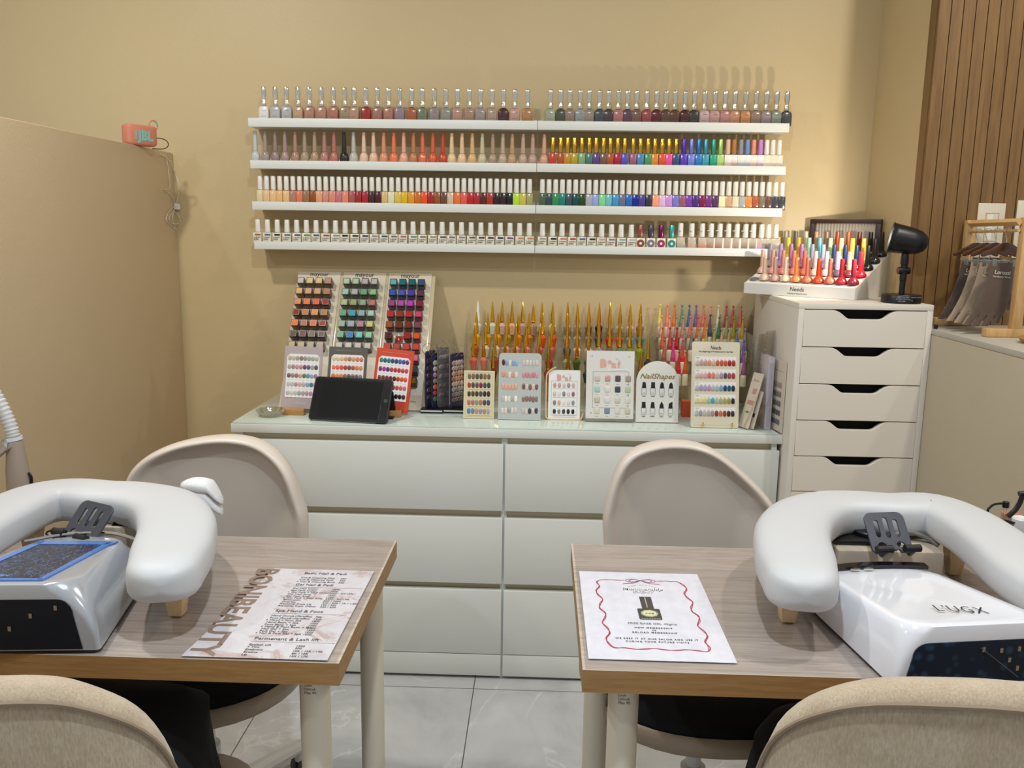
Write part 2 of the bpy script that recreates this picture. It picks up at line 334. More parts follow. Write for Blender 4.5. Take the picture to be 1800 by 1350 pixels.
KIND['gold'] = block(0.0108, 0.041, 0.0074, 0.045, taper=0.93)
KIND['label'] = block(0.0143, 0.034, 0.0088, 0.040, 0.8, taper=0.92)
KIND['doi'] = block(0.0125, 0.038, 0.0085, 0.043, 0.8, taper=0.95)
bm = new_bm(); box(bm, -0.0065, 0.0125, -0.0119, -0.0115, 0.0245, 0.0305); lab = done(bm, 'shade_window', None, link=False)
ME_, a_, b_ = text_mesh('BORN')
LABW = lab
bm = new_bm(); lathe(bm, [(0.0125, 0), (0.0125, 0.0006)], 20, M=Matrix.Rotation(PI / 2, 3, 'X'))
lathe(bm, [(0.0075, 0.0006), (0.0075, 0.0012)], 12, M=Matrix.Rotation(PI / 2, 3, 'X')); disc = done(bm, 'round_emblem', None, link=False)
def twotone(tint, base='f0ebe0'):
    def f(nt, b):
        v = coords(nt); sp = nt.nodes.new('ShaderNodeSeparateXYZ'); nt.links.new(v, sp.inputs[0]); mr = nt.nodes.new('ShaderNodeMapRange'); mr.inputs['From Min'].default_value = 0; mr.inputs['From Max'].default_value = 0.03
        nt.links.new(sp.outputs['Z'], mr.inputs['Value']); c = ramp(nt, mr.outputs[0], [(0, tint), (0.9, base)]); nt.links.new(c, b.inputs['Base Color']); b.inputs['Roughness'].default_value = 0.2
    return nmat('two_tone_lacquer_' + tint, f)
KNAME = dict(wavy='flask_bottle', cone='tapered_bottle', gold='slanted_bottle', block='oblong_bottle', label='labelled_bottle', doi='clear_bottle', spire='spire_bottle', pearl='pearl_bottle', needs='domed_bottle')
def bottle(kind, loc, body, cap, label, group, rotz=0.0, cat='nail polish', name=None, mtx=None):
    t = thing(name or KNAME[kind], label, cat, loc, rotz, group, mtx)
    for pn, me, role, z in KIND[kind]:
        m_ = body if role == 'body' else cap if role == 'cap' else role
        ob(pn, me, t, (0, 0, z), None, [m_])
    return t
WCAP = mat('white_cap', 'e9e4d8', 0.25, 0, 0.3)
YB = -0.070
def lrow(r, side, kind, xs, cols, capf, cdesc, start=1, lift=0.0, bodyf=polish, rj=0.0):
    pys = {0: 210, 1: 285, 2: 357, 3: 430}[r] + (4 if side else 0); out = []
    for i, (x, h) in enumerate(zip(xs, cols)):
        p = V(x, pys, YB); g = 'polish bottles on the %s %s ledge' % (LN[r], ('left', 'right')[side])
        lb = '%s polish bottle, %s, %s from left on the %s %s ledge' % (cname(h), cdesc, ordn(start + i), LN[r], ('left', 'right')[side])
        out.append(bottle(kind, (p.x, YB, ZL[r] - 0.0058), bodyf(h), capf(h, i), lb, g, random.uniform(-rj, rj)))
    assert len(xs) == len(cols), (r, side, kind, len(xs), len(cols))
    return out
def ls(x0, x1, n): return [x0 + (x1 - x0) * i / (n - 1) for i in range(n)]
def hx(s): return s.split()
sil = lambda h, i: SILVER
lrow(0, 0, 'wavy', [465,485.5,505,525,545,566,587,607,623.5,644,664,683.5,703,724,743,764,784,804,825,844.5,865,885,904.5,927],
  hx('e0dbd4 b4b1ac aeadaa b89876 ad7c68 ac7e65 aa7058 9c8468 ae8a70 982a1c a06f60 a7755f 927a86 a25c3c 737a5e 918280 918d82 b08a78 a6826c 9a8c86 ab907e 4c2622 bf9082 ae7e4c'), sil, 'silver bulb cap', rj=0.12)
lrow(0, 1, 'wavy', [967,985,1001,1019,1035,1053,1069,1086,1102,1118,1136,1153,1169,1185,1203,1219,1237,1255,1273,1290,1309,1327,1345,1363,1381],
  hx('9fa18a 4b4d36 8e7766 909490 938272 474a4b 4a3a36 a8706a 5c3e4a 76564b 94463e 5a1e18 5a3e2a 5a3826 4c1e1a 3a362e bda09e b88e86 b47c76 bb8461 ba8254 8c7464 90807e 828878 42443e'), sil, 'silver bulb cap', rj=0.1)
same = lambda h, i: mat('matte_cap', h, 0.35)
lrow(1, 0, 'cone', [450,467.5,485,502,520,536.5,554,571,588,605.5,622,640,657,675,692.5,710,727,743,761,778.5,794,812,830,847.5,866,883.5,900,919,936,956],
  hx('c0c2c2 a08c82 947e76 a48880 ac826e a69278 ab9070 b27c6e b66e60 201e1c beb8aa e4bea2 e4ba98 d89068 e8784a e6a68a bc7c4c e06e46 d85c36 c44624 e4c694 e8c094 dab078 cabc98 ac9078 bea68e c09872 bea48a be9a8a d4a082'), same, 'matching slim cone cap')
goldc = lambda h, i: GOLD
lrow(1, 1, 'gold', [971,984.7,997,1009,1022,1035,1047,1060,1072,1084.7,1097,1112,1124.7,1138,1150,1162.7,1174.7,1187.3],
  hx('cc3818 b44c10 c48c10 b4a01a 88a874 4c7868 5c3c80 74543c b05008 b01438 5450bc a05c76 4888bc 449860 e08c24 e05428 ee5098 345078'), goldc, 'gold cap', 1)
metc = lambda h, i: mat('satin_metal_cap', h, 0.28, 0.6)
lrow(1, 1, 'gold', [1200.7,1214,1226.7,1239,1252.7,1265], hx('6038b8 7884d0 2c7cc0 409cb0 2ca480 b4d478'), metc, 'matching metallic cap', 19)
mk = hx('dcb494 b47030 8c8e94 6c8cc8 ea8c70 c480c4')
lrow(1, 1, 'gold', [1278,1288.7,1300.7,1312,1323,1335], mk, lambda h, i: mat('satin_cap', h, 0.35), 'coloured cap over milky body', 25, bodyf=lambda h: twotone(h))
lrow(1, 1, 'gold', [1346,1356.7,1368], ['ece0c8', 'ead9bb', 'e8dcc4'], lambda h, i: WCAP, 'white cap', 31)
wc = lambda h, i: WCAP
lrow(2, 0, 'block', ls(458.5, 930.5, 42), hx('dccaa0 e0bc8c e4bc88 e4b878 e4bc80 b07c68 e07c58 98704a 904814 e4a074 d48c7c dc886c c47478 e4886c ac5452 9c2414 ac1428 3c180c 480814 dab878 e0dcb4 '
  'dcbc50 dcb810 e09820 d06c10 ec5010 a41c0c 945018 6a442e dcbc9c e87428 e45848 b8100c ac2018 5c1404 b0281a 280404 300404 0c0202 b8e028 d0bc4c a4a060'), wc, 'white cap', rj=0.06)
lrow(2, 1, 'block', ls(952.7, 1373, 37), hx('48603c 2c4248 2c8c4a 107c70 344c54 004440 243c08 acacae 98a4dc 84d88c 70bcc0 3c94c8 6c6c88 1c68b4 001490 4c388c 302c3c f8a078 e4b8dc cc90d4 '
  '7c78cc 985868 7c38a8 48287c 800c44 782c80 543058 f4ecb8 d4a47c e4d8b0 acaeac ec8c3c ac5834 80705a 6c463c 404048 404040'), wc, 'white cap', rj=0.06)
def label_bottle_parts(t, h):
    ob('shade_window', LABW, t, None, None, [polish(h)])
    a = ob('lettering', text_mesh('To:BORN', bold=0.02)[0], t, (-0.0115, -0.0118, 0.0165), (PI / 2, 0, 0), [INK], (0.0056, 0.0062, 1))
    b = ob('lettering', text_mesh('QUEEN', bold=0.02)[0], t, (-0.0115, -0.0118, 0.0105), (PI / 2, 0, 0), [INK], (0.0052, 0.0062, 1))
LB = mat('white_bottle', 'e4dcc6', 0.3, 0, 0.2)
def lab_row(side, xs, cols, st=1):
    for i, (t, h) in enumerate(zip(lrow(3, side, 'label', xs, cols, wc, 'white body and cap', st, bodyf=lambda h: LB, rj=0.15), cols)):
        t['label'] = 'white polish bottle with %s shade window, %s from left on the bottom %s ledge' % (cname(h), ordn(st + i), ('left', 'right')[side]); label_bottle_parts(t, h)
lab_row(0, ls(454.7, 930, 29), hx('9a6a58 546880 2a2420 5c6e6c 645060 5c8c50 44588c b04c3c 949c7c 1c1420 342418 363866 a09088 4c5c58 7c6e7e b0707c 70907c 887a80 968e86 5c4a60 727080 8e8686 745c28 542c38 602818 343a4e 78507a c88c5a c88460'))
lab_row(1, [953, 970.5, 987.3, 1004.7, 1022, 1039, 1056.7, 1074, 1090.7, 1108.7], hx('a0a08e 281814 cc7a6c b04048 506094 302828 d89c94 9078a0 84acb4 b8bcb4'))
for i, (x, h, ch) in enumerate(zip((1125, 1143, 1161, 1179.5), hx('a05838 8c8890 ac4468 3c9c90'), hx('a8685c 585868 80285c 50bcb4'))):
    p = V(x, 434, YB); t = bottle('label', (p.x, YB, ZL[3] - 0.0058), LB, mat('glossy_metal_cap', ch, 0.2, 0.7), 'white square bottle with round %s emblem, %s from left on the bottom right ledge' % (cname(h), ordn(11 + i)), 'polish bottles on the bottom right ledge', 0)
    ob('round_emblem', disc, t, (0, -0.0114, 0.017), None, [mat('foil_emblem', h, 0.3, 0.4)])
    o = ob('emblem_ring', disc, t, (0, -0.0118, 0.017), None, [WPAPER], (0.55, 1, 0.55))
for i, (x, h) in enumerate(zip((1195, 1214.7, 1233, 1248.7, 1264, 1279, 1294, 1309, 1322.7, 1337, 1349, 1362), hx('a0907a d09c80 d0643c b85c4c b85454 c88e80 ba7c76 8a6656 7c5e4a e090cc 5c5e5e e4dccc'))):
    p = V(x, 434, YB); t = bottle('doi', (p.x, YB, ZL[3] - 0.0058), [twotone(h, 'c8b8a0'), WPAPER][0], WCAP, '%s tinted clear polish bottle, white cap, %s from left on the bottom right ledge' % (cname(h), ordn(15 + i)), 'polish bottles on the bottom right ledge', (0.1, 0, 0, -0.5, -0.55, -0.6, -0.65, -0.6, -0.5, -0.4, -0.3, -0.2)[i])
    if i < 9: text(t, 'Doi', 0, 0.019, 0.009, INK, name='lettering').rotation_euler = (PI / 2, 0, 0); t.children[-1].location = (-0.006, -0.0103, 0.021)
    bm = new_bm(); box(bm, 0.0127, 0.0132, -0.009, 0.009, 0.001, 0.037); done(bm, 'white_side', WPAPER, t)
# ================================================================== things on the dresser
def nail_mesh(square=False):
    bm = new_bm(); R = []
    out = rr(1, 1, 0.16, 3) if square else [(0.5 * math.copysign(abs(math.cos(a)) ** 0.85, math.cos(a)), 0.5 * math.copysign(abs(math.sin(a)) ** 0.8, math.sin(a))) for a in [2 * PI * i / 16 for i in range(16)]]
    loft(bm, [[(x * s, y * s, z) for x, y in out] for s, z in ((1, 0), (0.98, 0.10), (0.82, 0.24), (0.5, 0.34), (0.15, 0.38))], True, True)
    return done(bm, 'nail_tip', None, link=False, ang=80)
NAIL = nail_mesh(); NAILSQ = nail_mesh(True)
def gloss(h): return mat('gel_sample', h, 0.15, 0, 0.5)
def nails(t, rows, x0, y0, dx, dy, w, h, depth=0.2, sq=False, jit=0.0, z=0.0003):
    for r, row in enumerate(rows):
        for c, col in enumerate(row):
            if col: ob('nail_tip', NAILSQ if sq else NAIL, t, (x0 + dx * c, y0 - dy * r + random.uniform(-jit, jit), z), None, [gloss(col)], (w, h, w * depth * 2.5))
def tinytext(t, x0, x1, y, hgt=0.0011, col=INK, z=0.0004, step=0.004, fill=0.7, name='small_print'):
    bm = new_bm(); x = x0
    while x < x1:
        n = 4
        for i in range(n): a = x + step * fill * i / n; box(bm, a, a + step * fill / n * 0.7, y - hgt / 2, y + hgt / 2 * random.uniform(0.4, 1), 0.0001, z)
        x += step
    return done(bm, name, col, t, smooth=False)
def flatrect(t, name, m_, x0, x1, y0, y1, z0=0.0001, z1=0.0004): bm = new_bm(); box(bm, x0, x1, y0, y1, z0, z1); return done(bm, name, m_, t, smooth=False)
def outline(t, name, m_, x0, x1, y0, y1, wd=0.0005, z=0.0005):
    bm = new_bm()
    for a in ((x0, x1, y0, y0 + wd), (x0, x1, y1 - wd, y1), (x0, x0 + wd, y0, y1), (x1 - wd, x1, y0, y1)): box(bm, a[0], a[1], a[2], a[3], 0.0001, z)
    return done(bm, name, m_, t, smooth=False)
def card(name, label, cat, BL, BR, TL, th, m_, r=0.003, group=None, corners=None, partname='board'):
    M, W, H = frame3(BL, BR, TL); t = thing(name, label, cat, mtx=M, group=group)
    P = corners(W, H) if corners else [(x + W / 2, y + H / 2) for x, y in rr(W, H, r, 4)]
    shape2d([P], th, partname, m_, t, (0, 0, -th / 2), None, 0.0003); return t, W, H
# --- three-panel display of square bottles
BL, BR, TL = U(490, 718, ZD), U(745, 724, ZD), V(519, 477, -0.022)
BL.z = BR.z = ZD + 0.004
M, W, H = frame3(BL, BR, TL)
DISP = M.copy()
t = thing('bottle_display', 'tall cream three-panel display board leaning on the wall at the left', 'display board', mtx=M)
CREAM = mat('cream_acrylic', 'dacdb4', 0.35)
pw = W / 3
for i in range(3):
    bm = new_bm(); box(bm, pw * i + (0.001 if i else 0), pw * (i + 1) - 0.008, 0, H, -0.006, 0); done(bm, 'panel', CREAM, t, bevel=0.001)
    bm = new_bm(); box(bm, pw * (i + 1) - 0.0079, pw * (i + 1) + (0.004 if i == 2 else 0.0005), 0, H - 0.003, -0.012, -0.002); done(bm, 'panel_edge', mat('clear_side', 'c8b898', 0.2), t, bevel=0.001)
    text(t, 'mayour', pw * i + pw * 0.48, H - 0.0165, 0.0215, INK, bold=0.012, z=0.0005, sx=0.95)
flatrect(t, 'footer_strip', mat('pale_strip', 'd8ccb6', 0.4), pw * 2 + 0.003, W - 0.01, 0.0, 0.05)
text(t, 'right here.', W - 0.045, 0.026, 0.0095, INK, z=0.0008)
bm = new_bm(); sqloft(bm, [(0.0108, 0), (0.0112, 0.001), (0.0112, 0.030), (0.0105, 0.0315)], 0.08, 1); cube = done(bm, 'cube_body', None, link=False)
bm = new_bm(); box(bm, -0.0088, 0.0088, -0.0088, 0.0088, 0.0314, 0.0320); cface = done(bm, 'cube_base', None, link=False, bevel=0.0002)
bm = new_bm()
for s in (-1, 1): box(bm, s * 0.0108 - 0.0006, s * 0.0108 + 0.0006, -0.0112, 0.0112, 0.0310, 0.0318); box(bm, -0.0112, 0.0112, s * 0.0108 - 0.0006, s * 0.0108 + 0.0006, 0.0310, 0.0318)
crim = done(bm, 'cube_rim', None, link=False)
def dark(h, f=0.42):
    c = [int(h[i:i+2], 16) for i in (0, 2, 4)]; return ''.join('%02x' % int(v * f) for v in c)
MY = ['''c8bcb2 dcc48c e0bc88 b88c74|e4b06c dca474 dca070 b88050|e4905c ec7c48 ec6440 a83830|903818 cc8048 e49858 bc8450|e88048 bc7c60 e47c48 a05438|6e5c46 826058 8e7a68 846868|c8b07c c8b490 bcb09a c4ac9c''',
 '''b4c4a4 acc09c b8a8a8 b8b0b0|9cc4ac a8aea8 6ca474 88bc7c|acbc88 98a464 90a484 b87468|68a480 44a0b4 8cacb0 a8c8b4|98b898 a0b0b8 b88494 c8c878|80b890 4488c4 7ccabc 94cca8|ccc8b4 d0ccb8 ccc4b8 ccc4b4''',
 '''64a8b0 106c80 00646c 2c5078|2c54b0 4850b4 4c38ac 602c48|9c4080 b048a4 c030bc 8c1034|c01c24 a82010 c01820 d03c68|a04c10 6c2800 7c2408 803c4c|581010 a81010 b00c10 e44c08|d04030 b04840 c04038 cc4038|-- -- -- d8687c|-- -- -- 28484a|-- -- -- 8c681c''']
for pi, blk in enumerate(MY):
    for r, row in enumerate(blk.split('|')):
        for c, h in enumerate(row.split()):
            if h == '--': continue
            x = pw * pi + 0.0225 + 0.0305 * c + (0.002 if pi == 2 else 0); y = H * (0.897 - r * 0.0795)
            if pi == 2 and r == 5 and c == 1:
                tt = thing('shade_card', 'small red gel sample card among the bottles on the right display panel', 'card', mtx=M @ Matrix.Translation((x, y, 0.0006)))
                flatrect(tt, 'card', paint('7c1010'), -0.0125, 0.0125, -0.016, 0.012); ob('nail_tip', NAIL, tt, (0, -0.001, 0.0005), None, [gloss('cc2008')], (0.014, 0.017, 0.008)); continue
            tt = thing('cube_bottle', 'square %s bottle, row %s, place %s on the %s display panel' % (cname(h), ordn(r + 1), ordn(c + 1), ('left', 'middle', 'right')[pi]), 'nail polish', mtx=M @ Matrix.Translation((x, y, 0.0003)), group='square polish bottles on the three-panel display')
            ob('bottle_body', cube, tt, mats=[mat('tinted_glass', dark(h, 0.55), 0.3)]); ob('bottle_base', cface, tt, mats=[mat('cube_lacquer', h, 0.6, spec=0.2)]); ob('glass_rim', crim, tt, mats=[mat('tinted_rim', dark(h, 0.4), 0.5, spec=0.2)])
# --- three swatch cards on wooden blocks
def chamf(W, H, x0, x1, y0, y1, c): return [(x0, y0), (x1, y0), (x1, y1 - c), (x1 - c, y1), (x0 + c, y1), (x0, y1 - c)]
SW = [((494, 721), (561, 724), (508, 608), 'b4a4a4', 'lilac grey',
   ['bcb4a4 c0b8a4 a89c90 887c78 9c9490 a8a49c b0a898 b8b4a4', 'b4a89c ac8c84 c094a0 c08c90 74485c 6c547c a0a0a8 605850', '70605c a47c84 9c746c c8a08c 607850 5c94a4 90a8b4 a07890', 'c4c0b0 b8c0c0 b8909c d8a898 b8b0b4 90a8b4 507c8c b49090', 'bcbcb4 d4ccc0 c4c0b4 a8a8a0 b89ca0 c490a4 b890a0 b8a8a4']),
  ((572, 722), (640, 725), (585, 609), '5a554c', 'dark grey',
   ['d8cca0 dcc898 e4bc84 dc9c68 b48458 d0a078 e08460 d87c5c', 'ec7c5c ec6c54 e4584c a84438 8c4838 b85c40 dc8458 e09468', 'dc7448 e08c58 dc8450 a45c38 605048 6c5c54 74645c 8c7c74', 'dc9474 c88468 c87c58 b06c50 a0644c 8c5c44 805444 74503c', '74584c 6c5448 64504c 5c4844 544440 4c4040 484038 403838']),
  ((650, 724), (716, 731), (657, 610), 'd0451f', 'bright orange-red',
   ['48845c 1c6870 207c90 304c74 284c80 485ca0 5448a0 683c74', '803468 b0309c 583070 b03c50 b82c34 c02c34 c83c4c c84458', '84402c 6c3424 701c28 681c28 581420 c43020 dc4824 e45430', 'c85858 c06058 b84c4c a84848 984444 cc5050 d8606c d07070', '7c2418 5c1c18 4c1814 44201c 3c1c1c 181414 201410 4c3028'])]
for i, (a, b, c, hc, nmx, rows) in enumerate(SW):
    BL, BR = U(a[0], a[1], ZD), U(b[0], b[1], ZD); BL.z = BR.z = ZD + 0.006; BL.y = BR.y = -0.345; TL = V(c[0], c[1], -0.295)
    BL = V(a[0], a[1] - 4, -0.345); BR = V(b[0], b[1] - 4, -0.345)
    t, W, H = card('swatch_card', '%s nail swatch card on a wooden block before the %s display panel' % (nmx, ('left', 'middle', 'right')[i]), 'swatch card', BL, BR, TL, 0.003, mat('swatch_board', hc, 0.5), 0.001, 'nail colour swatch cards on wooden blocks')
    bm = new_bm(); prism(bm, chamf(W, H, 0.009, W - 0.009, 0.034, H - 0.024, 0.008), 0.0001, 0.0008); done(bm, 'white_insert', WPAPER, t, smooth=False)
    if i == 0: text(t, 'mayour', W / 2, 0.014, 0.011, paint('dcd0d0'))
    if i == 2: flatrect(t, 'lower_band', paint('b83818'), 0.0, W - 0.012, 0.0, 0.033); text(t, 'mayour', W / 2, 0.014, 0.011, paint('dca898'))
    tinytext(t, 0.02, W - 0.02, H - 0.011, 0.0009, paint('d8ccc8'))
    sp = (H - 0.034 - 0.024) / 5
    nails(t, [r.split() for r in rows], 0.0175, H - 0.037, (W - 0.035) / 7, sp, (W - 0.035) / 7 * 0.98, sp * 0.56, 0.16, z=0.0008)
    for k in range(5): tinytext(t, 0.014, W - 0.014, H - 0.037 - sp * k - sp * 0.5, 0.0009, paint('787470'), z=0.001, step=(W - 0.035) / 7, fill=0.55)
    # wooden block
    bm = new_bm(); c0 = (BL + BR) / 2; xw = {0: (0.118, 0.186), 1: (0.30, 0.36), 2: (0.428, 0.481)}[i]
    WB = wood('beech_block', [(0.3, 'b07c46'), (0.7, 'c8965c')], (4, 20, 20), 5)
    box(bm, xw[0], xw[1], -0.372, -0.350, ZD + 0.0005, ZD + 0.0195); q = done(bm, 'wooden_block', WB, None, bevel=0.002)
    tag(q, 'light wooden block holding the %s swatch card' % nmx, 'card holder', 'wooden blocks under the swatch cards')
# --- tablet in a folded case
BL, BR, TL = U(539, 741, ZD), U(684, 743, ZD), V(558, 661, -0.372)
BL.z = BR.z = ZD + 0.004; BR = BL + Vector((0.9903, -0.139, 0)) * 0.243
BL.y += 0.012; BR.y += 0.012
M, W, H = frame3(BL, BR, TL); sh = Matrix.Identity(4); sh[0][1] = 0.0
t = thing('tablet', 'black tablet leaning back in a folding case in front of the swatch cards', 'tablet', mtx=M)
CASE = mat('case_leather', '141516', 0.5, bump=0.05)
shape2d([[(x + W / 2, y + H / 2) for x, y in rr(W, H, 0.011, 5)]], 0.008, 'case_shell', CASE, t, (0, 0, -0.004), None, 0.0012)
shape2d([[(x + W / 2, y + H / 2) for x, y in rr(W - 0.006, H - 0.006, 0.009, 5)]], 0.001, 'front_glass', mat('tablet_glass', '0b0b0d', 0.16), t, (0, 0, 0.0004))
flatrect(t, 'screen', mat('dark_screen', '17181b', 0.10), 0.027, W - 0.027, 0.010, H - 0.010, 0.0009, 0.0012)
bm = new_bm(); lathe(bm, [(0.006, 0.0009), (0.006, 0.0011)], 16, (W - 0.0135, H / 2, 0)); done(bm, 'home_button', mat('button_ring', '1c1c20', 0.25), t)
flatrect(t, 'silver_edge', CHROME, 0.012, W - 0.035, -0.0006, 0.0006, -0.0035, -0.0008)
Mi = M.inverted(); bm = new_bm()
top_ = M @ Vector((W * 0.1, H * 0.72, -0.009)); top2 = M @ Vector((W * 0.99, H * 0.72, -0.009))
pts = [M @ Vector((W * 0.1, H * 0.7, -0.008)), M @ Vector((W * 0.1, H * 0.7, -0.011)), Vector((top_.x, -0.34, ZD + 0.001)), Vector((top_.x, -0.345, ZD + 0.001)), Vector((top_.x, -0.40, ZD + 0.001)), Vector((top_.x, -0.40, ZD + 0.004)), Vector((top_.x, -0.352, ZD + 0.004))]
d = Vector((top2.x - top_.x, 0, 0)); loft(bm, [[Mi @ p for p in pts], [Mi @ (p + d) for p in pts]]); done(bm, 'case_flap', CASE, t)
# --- glass dish
p = U(473, 733, ZD); t = thing('glass_dish', 'small shallow cut-glass dish at the left end of the dresser', 'dish', (p.x, -0.385, ZD))
bm = new_bm(); n = 48
def scal(r, z, k=0.0): return [(r * (1 + k * math.cos(12 * 2 * PI * i / n)) * math.cos(2 * PI * i / n), r * (1 + k * math.cos(12 * 2 * PI * i / n)) * math.sin(2 * PI * i / n), z) for i in range(n)]
loft(bm, [scal(0.026, 0.0005), scal(0.030, 0.003, 0.03), scal(0.038, 0.012, 0.05), scal(0.043, 0.020, 0.06), scal(0.041, 0.0205, 0.06), scal(0.035, 0.012, 0.05), scal(0.027, 0.006, 0.03), scal(0.003, 0.005)])
done(bm, 'bowl', clear('cut_glass', 'f4f0e4', 0.35, 0.08), t, ang=20)
bm = new_bm()
for j in range(3):
    for i in range(20):
        a = 2 * PI * (i + j / 2) / 20; r = 0.032 + 0.004 * j; lathe(bm, [(0.0001, 0), (0.0016, 0.001), (0.0022, 0.002), (0.0016, 0.0035), (0.0001, 0.0042)], 6, (r * math.cos(a), r * math.sin(a), 0.003 + 0.0055 * j))
done(bm, 'bead_pattern', clear('cut_glass_bead', 'fffaf0', 0.6, 0.05), t)
# --- ring-bound swatch stands
NAVY = mat('dark_blue_board', '2c2a4a', 0.3, 0, 0.3)
def bookstand(x0, x1, y, boards, which):
    cx = (x0 + x1) / 2; t = thing('swatch_stand', which, 'swatch stand', (cx, y, ZD), group='ring-bound swatch stands with dark blue boards'); w = x1 - x0
    bm = new_bm(); box(bm, -w / 2, w / 2, 0, 0.075, 0.0005, 0.006); done(bm, 'base', BLACK, t, bevel=0.001)
    bm = new_bm(); box(bm, -w / 2 + 0.001, w / 2 - 0.001, -0.0006, 0.070, 0.006, 0.010); done(bm, 'base_stripe', mat('white_stripe', 'd8d4d0', 0.4), t)
    bm = new_bm(); box(bm, -w / 2 + 0.0002, w / 2 - 0.0002, 0, 0.075, 0.010, 0.014); done(bm, 'base_top', BLACK, t, bevel=0.001)
    for bi, (bx_, by, ang, hh, ww, cols, bc) in enumerate(boards):
        q = bpy.data.objects.new('swatch_page', None); COL.objects.link(q); q.parent = t; q.location = (bx_, by, 0.014); q.rotation_euler = (0, 0, ang)
        me = shape2d([[(x + ww / 2, y + hh / 2) for x, y in rr(ww, hh, 0.008, 4)]], 0.004, 'page_board', bc, q, (0, 0, 0), (PI / 2, 0, 0), 0.0005)
        for r, col in enumerate(cols):
            for c in range(4):
                o = ob('nail_tip', NAIL, q, (0.012 + c * (ww - 0.020) / 3.2, -0.0022, hh - 0.030 - r * (hh - 0.04) / len(cols)), (PI / 2, 0.9, 0), [gloss(col if (c + r) % 3 else dark(col, 0.85))], ((ww) / 3.8, 0.017, 0.008))
        for s in (0, 1):
            bm = new_bm(); tube(bm, [(0, 0.017 * math.cos(a), 0.017 * math.sin(a)) for a in [2 * PI * i / 20 for i in range(20)]], 0.0008, 6, True)
            done(bm, 'binder_ring', CHROME, q, loc=(ww * (0.22 + 0.5 * s), 0, hh + 0.006), rot=(0, 0, 0.9))
GREYP = mat('smoky_page', '6c6664', 0.25, 0, 0.2)
bookstand(0.532, 0.600, -0.305, [(-0.020, 0.012, 1.15, 0.178, 0.055, ['5c4c58', '4c4858', '684858', '504860', '58404c', '4c4454'], NAVY), (0.0, 0.010, 1.0, 0.172, 0.062, hx('c8b8b0 b8a098 a87898 a89868 c06048 a83840 607868'), NAVY), (0.016, 0.022, 0.9, 0.188, 0.05, hx('8c8480 847c74 7c7470 746c68 6c6460'), GREYP)], 'ring-bound swatch stand, left one of two beside the three-panel display')
bookstand(0.602, 0.665, -0.298, [(-0.010, 0.006, 0.95, 0.172, 0.06, hx('b8a098 a89488 c09078 b88868 c8a890 a09890 887c78 70605c'), NAVY)], 'ring-bound swatch stand, right one of two, next to the cream nail card')
# --- acrylic stairs with spire bottles and pearl-top bottles
def stair(x0, x1, label):
    t = thing('stepped_rack', label, 'bottle rack', ((x0 + x1) / 2, 0, ZD), group='clear stepped racks against the wall'); w = (x1 - x0) / 2
    prof = []
    for j in range(5):
        yj = -0.028 - 0.038 * j; zj = 0.217 - 0.0335 * j
        bm = new_bm(); box(bm, -w, w, yj - 0.019, yj + 0.019, zj - 0.003, zj); done(bm, 'step', CLEAR, t)
        bm = new_bm(); box(bm, -w, w, yj - 0.019, yj - 0.0175, (zj - 0.0335) if j < 4 else 0.0005, zj - 0.003); done(bm, 'riser', CLEAR, t)
    for s in (-1, 1):
        bm = new_bm(); poly = [(-0.009, 0.0005), (-0.009, 0.262), (-0.04, 0.262), (-0.199, 0.122), (-0.199, 0.0005)]
        loft(bm, [[(s * w, y, z) for y, z in poly], [(s * (w + 0.002), y, z) for y, z in poly]]); done(bm, 'side_panel', CLEAR, t, smooth=False)
    for s in (-1, 1):
        bm = new_bm()
        for j in range(5):
            for q in range(2): lathe(bm, [(0.001, 0), (0.0024, 0.001), (0.001, 0.002)], 6, (s * (w - 0.004), -0.030 - 0.038 * j, 0.232 - 0.0335 * j - 0.012 * q))
        done(bm, 'rivets', CHROME, t)
stair(0.652, 0.972, 'clear stepped rack of spire-capped bottles, left of the middle')
stair(0.978, 1.283, 'clear stepped rack of spire-capped bottles, behind the framed acrylic card')
stair(1.290, 1.575, 'clear stepped rack of pearl-topped bottles, beside the drawer unit')
bm = new_bm(); lathe(bm, [(0.0075, 0), (0.0082, 0.001), (0.0135, 0.029), (0.0132, 0.0305), (0.0062, 0.038), (0.0055, 0.040)], 8); gb = done(bm, 'bottle_body', None, link=False, ang=20)
bm = new_bm(); lathe(bm, [(0.0052, 0), (0.0075, 0.002), (0.0052, 0.004), (0.0078, 0.006), (0.0072, 0.010), (0.0058, 0.026), (0.0038, 0.050), (0.0016, 0.068), (0.0004, 0.073)], 10); gc = done(bm, 'cap', None, link=False, ang=35)
KIND['spire'] = K(('bottle_body', gb, 'body', 0), ('cap', gc, 'cap', 0.0395))
bm = new_bm(); lathe(bm, [(0.009, 0), (0.0095, 0.001), (0.0095, 0.03), (0.0082, 0.036), (0.0072, 0.037)], 16); pb_ = done(bm, 'bottle_body', None, link=False, ang=50)
bm = new_bm(); lathe(bm, [(0.0082, 0), (0.0084, 0.001), (0.0076, 0.0045), (0.0080, 0.0055), (0.0074, 0.0105), (0.0078, 0.0115), (0.0070, 0.014), (0.0050, 0.034), (0.0026, 0.058), (0.0012, 0.064), (0.0030, 0.0658), (0.0044, 0.0685), (0.0038, 0.0715), (0.0018, 0.0735), (0.0002, 0.074)], 14); pc_ = done(bm, 'cap', None, link=False, ang=50)
KIND['pearl'] = K(('bottle_body', pb_, 'body', 0), ('cap', pc_, 'cap', 0.037))
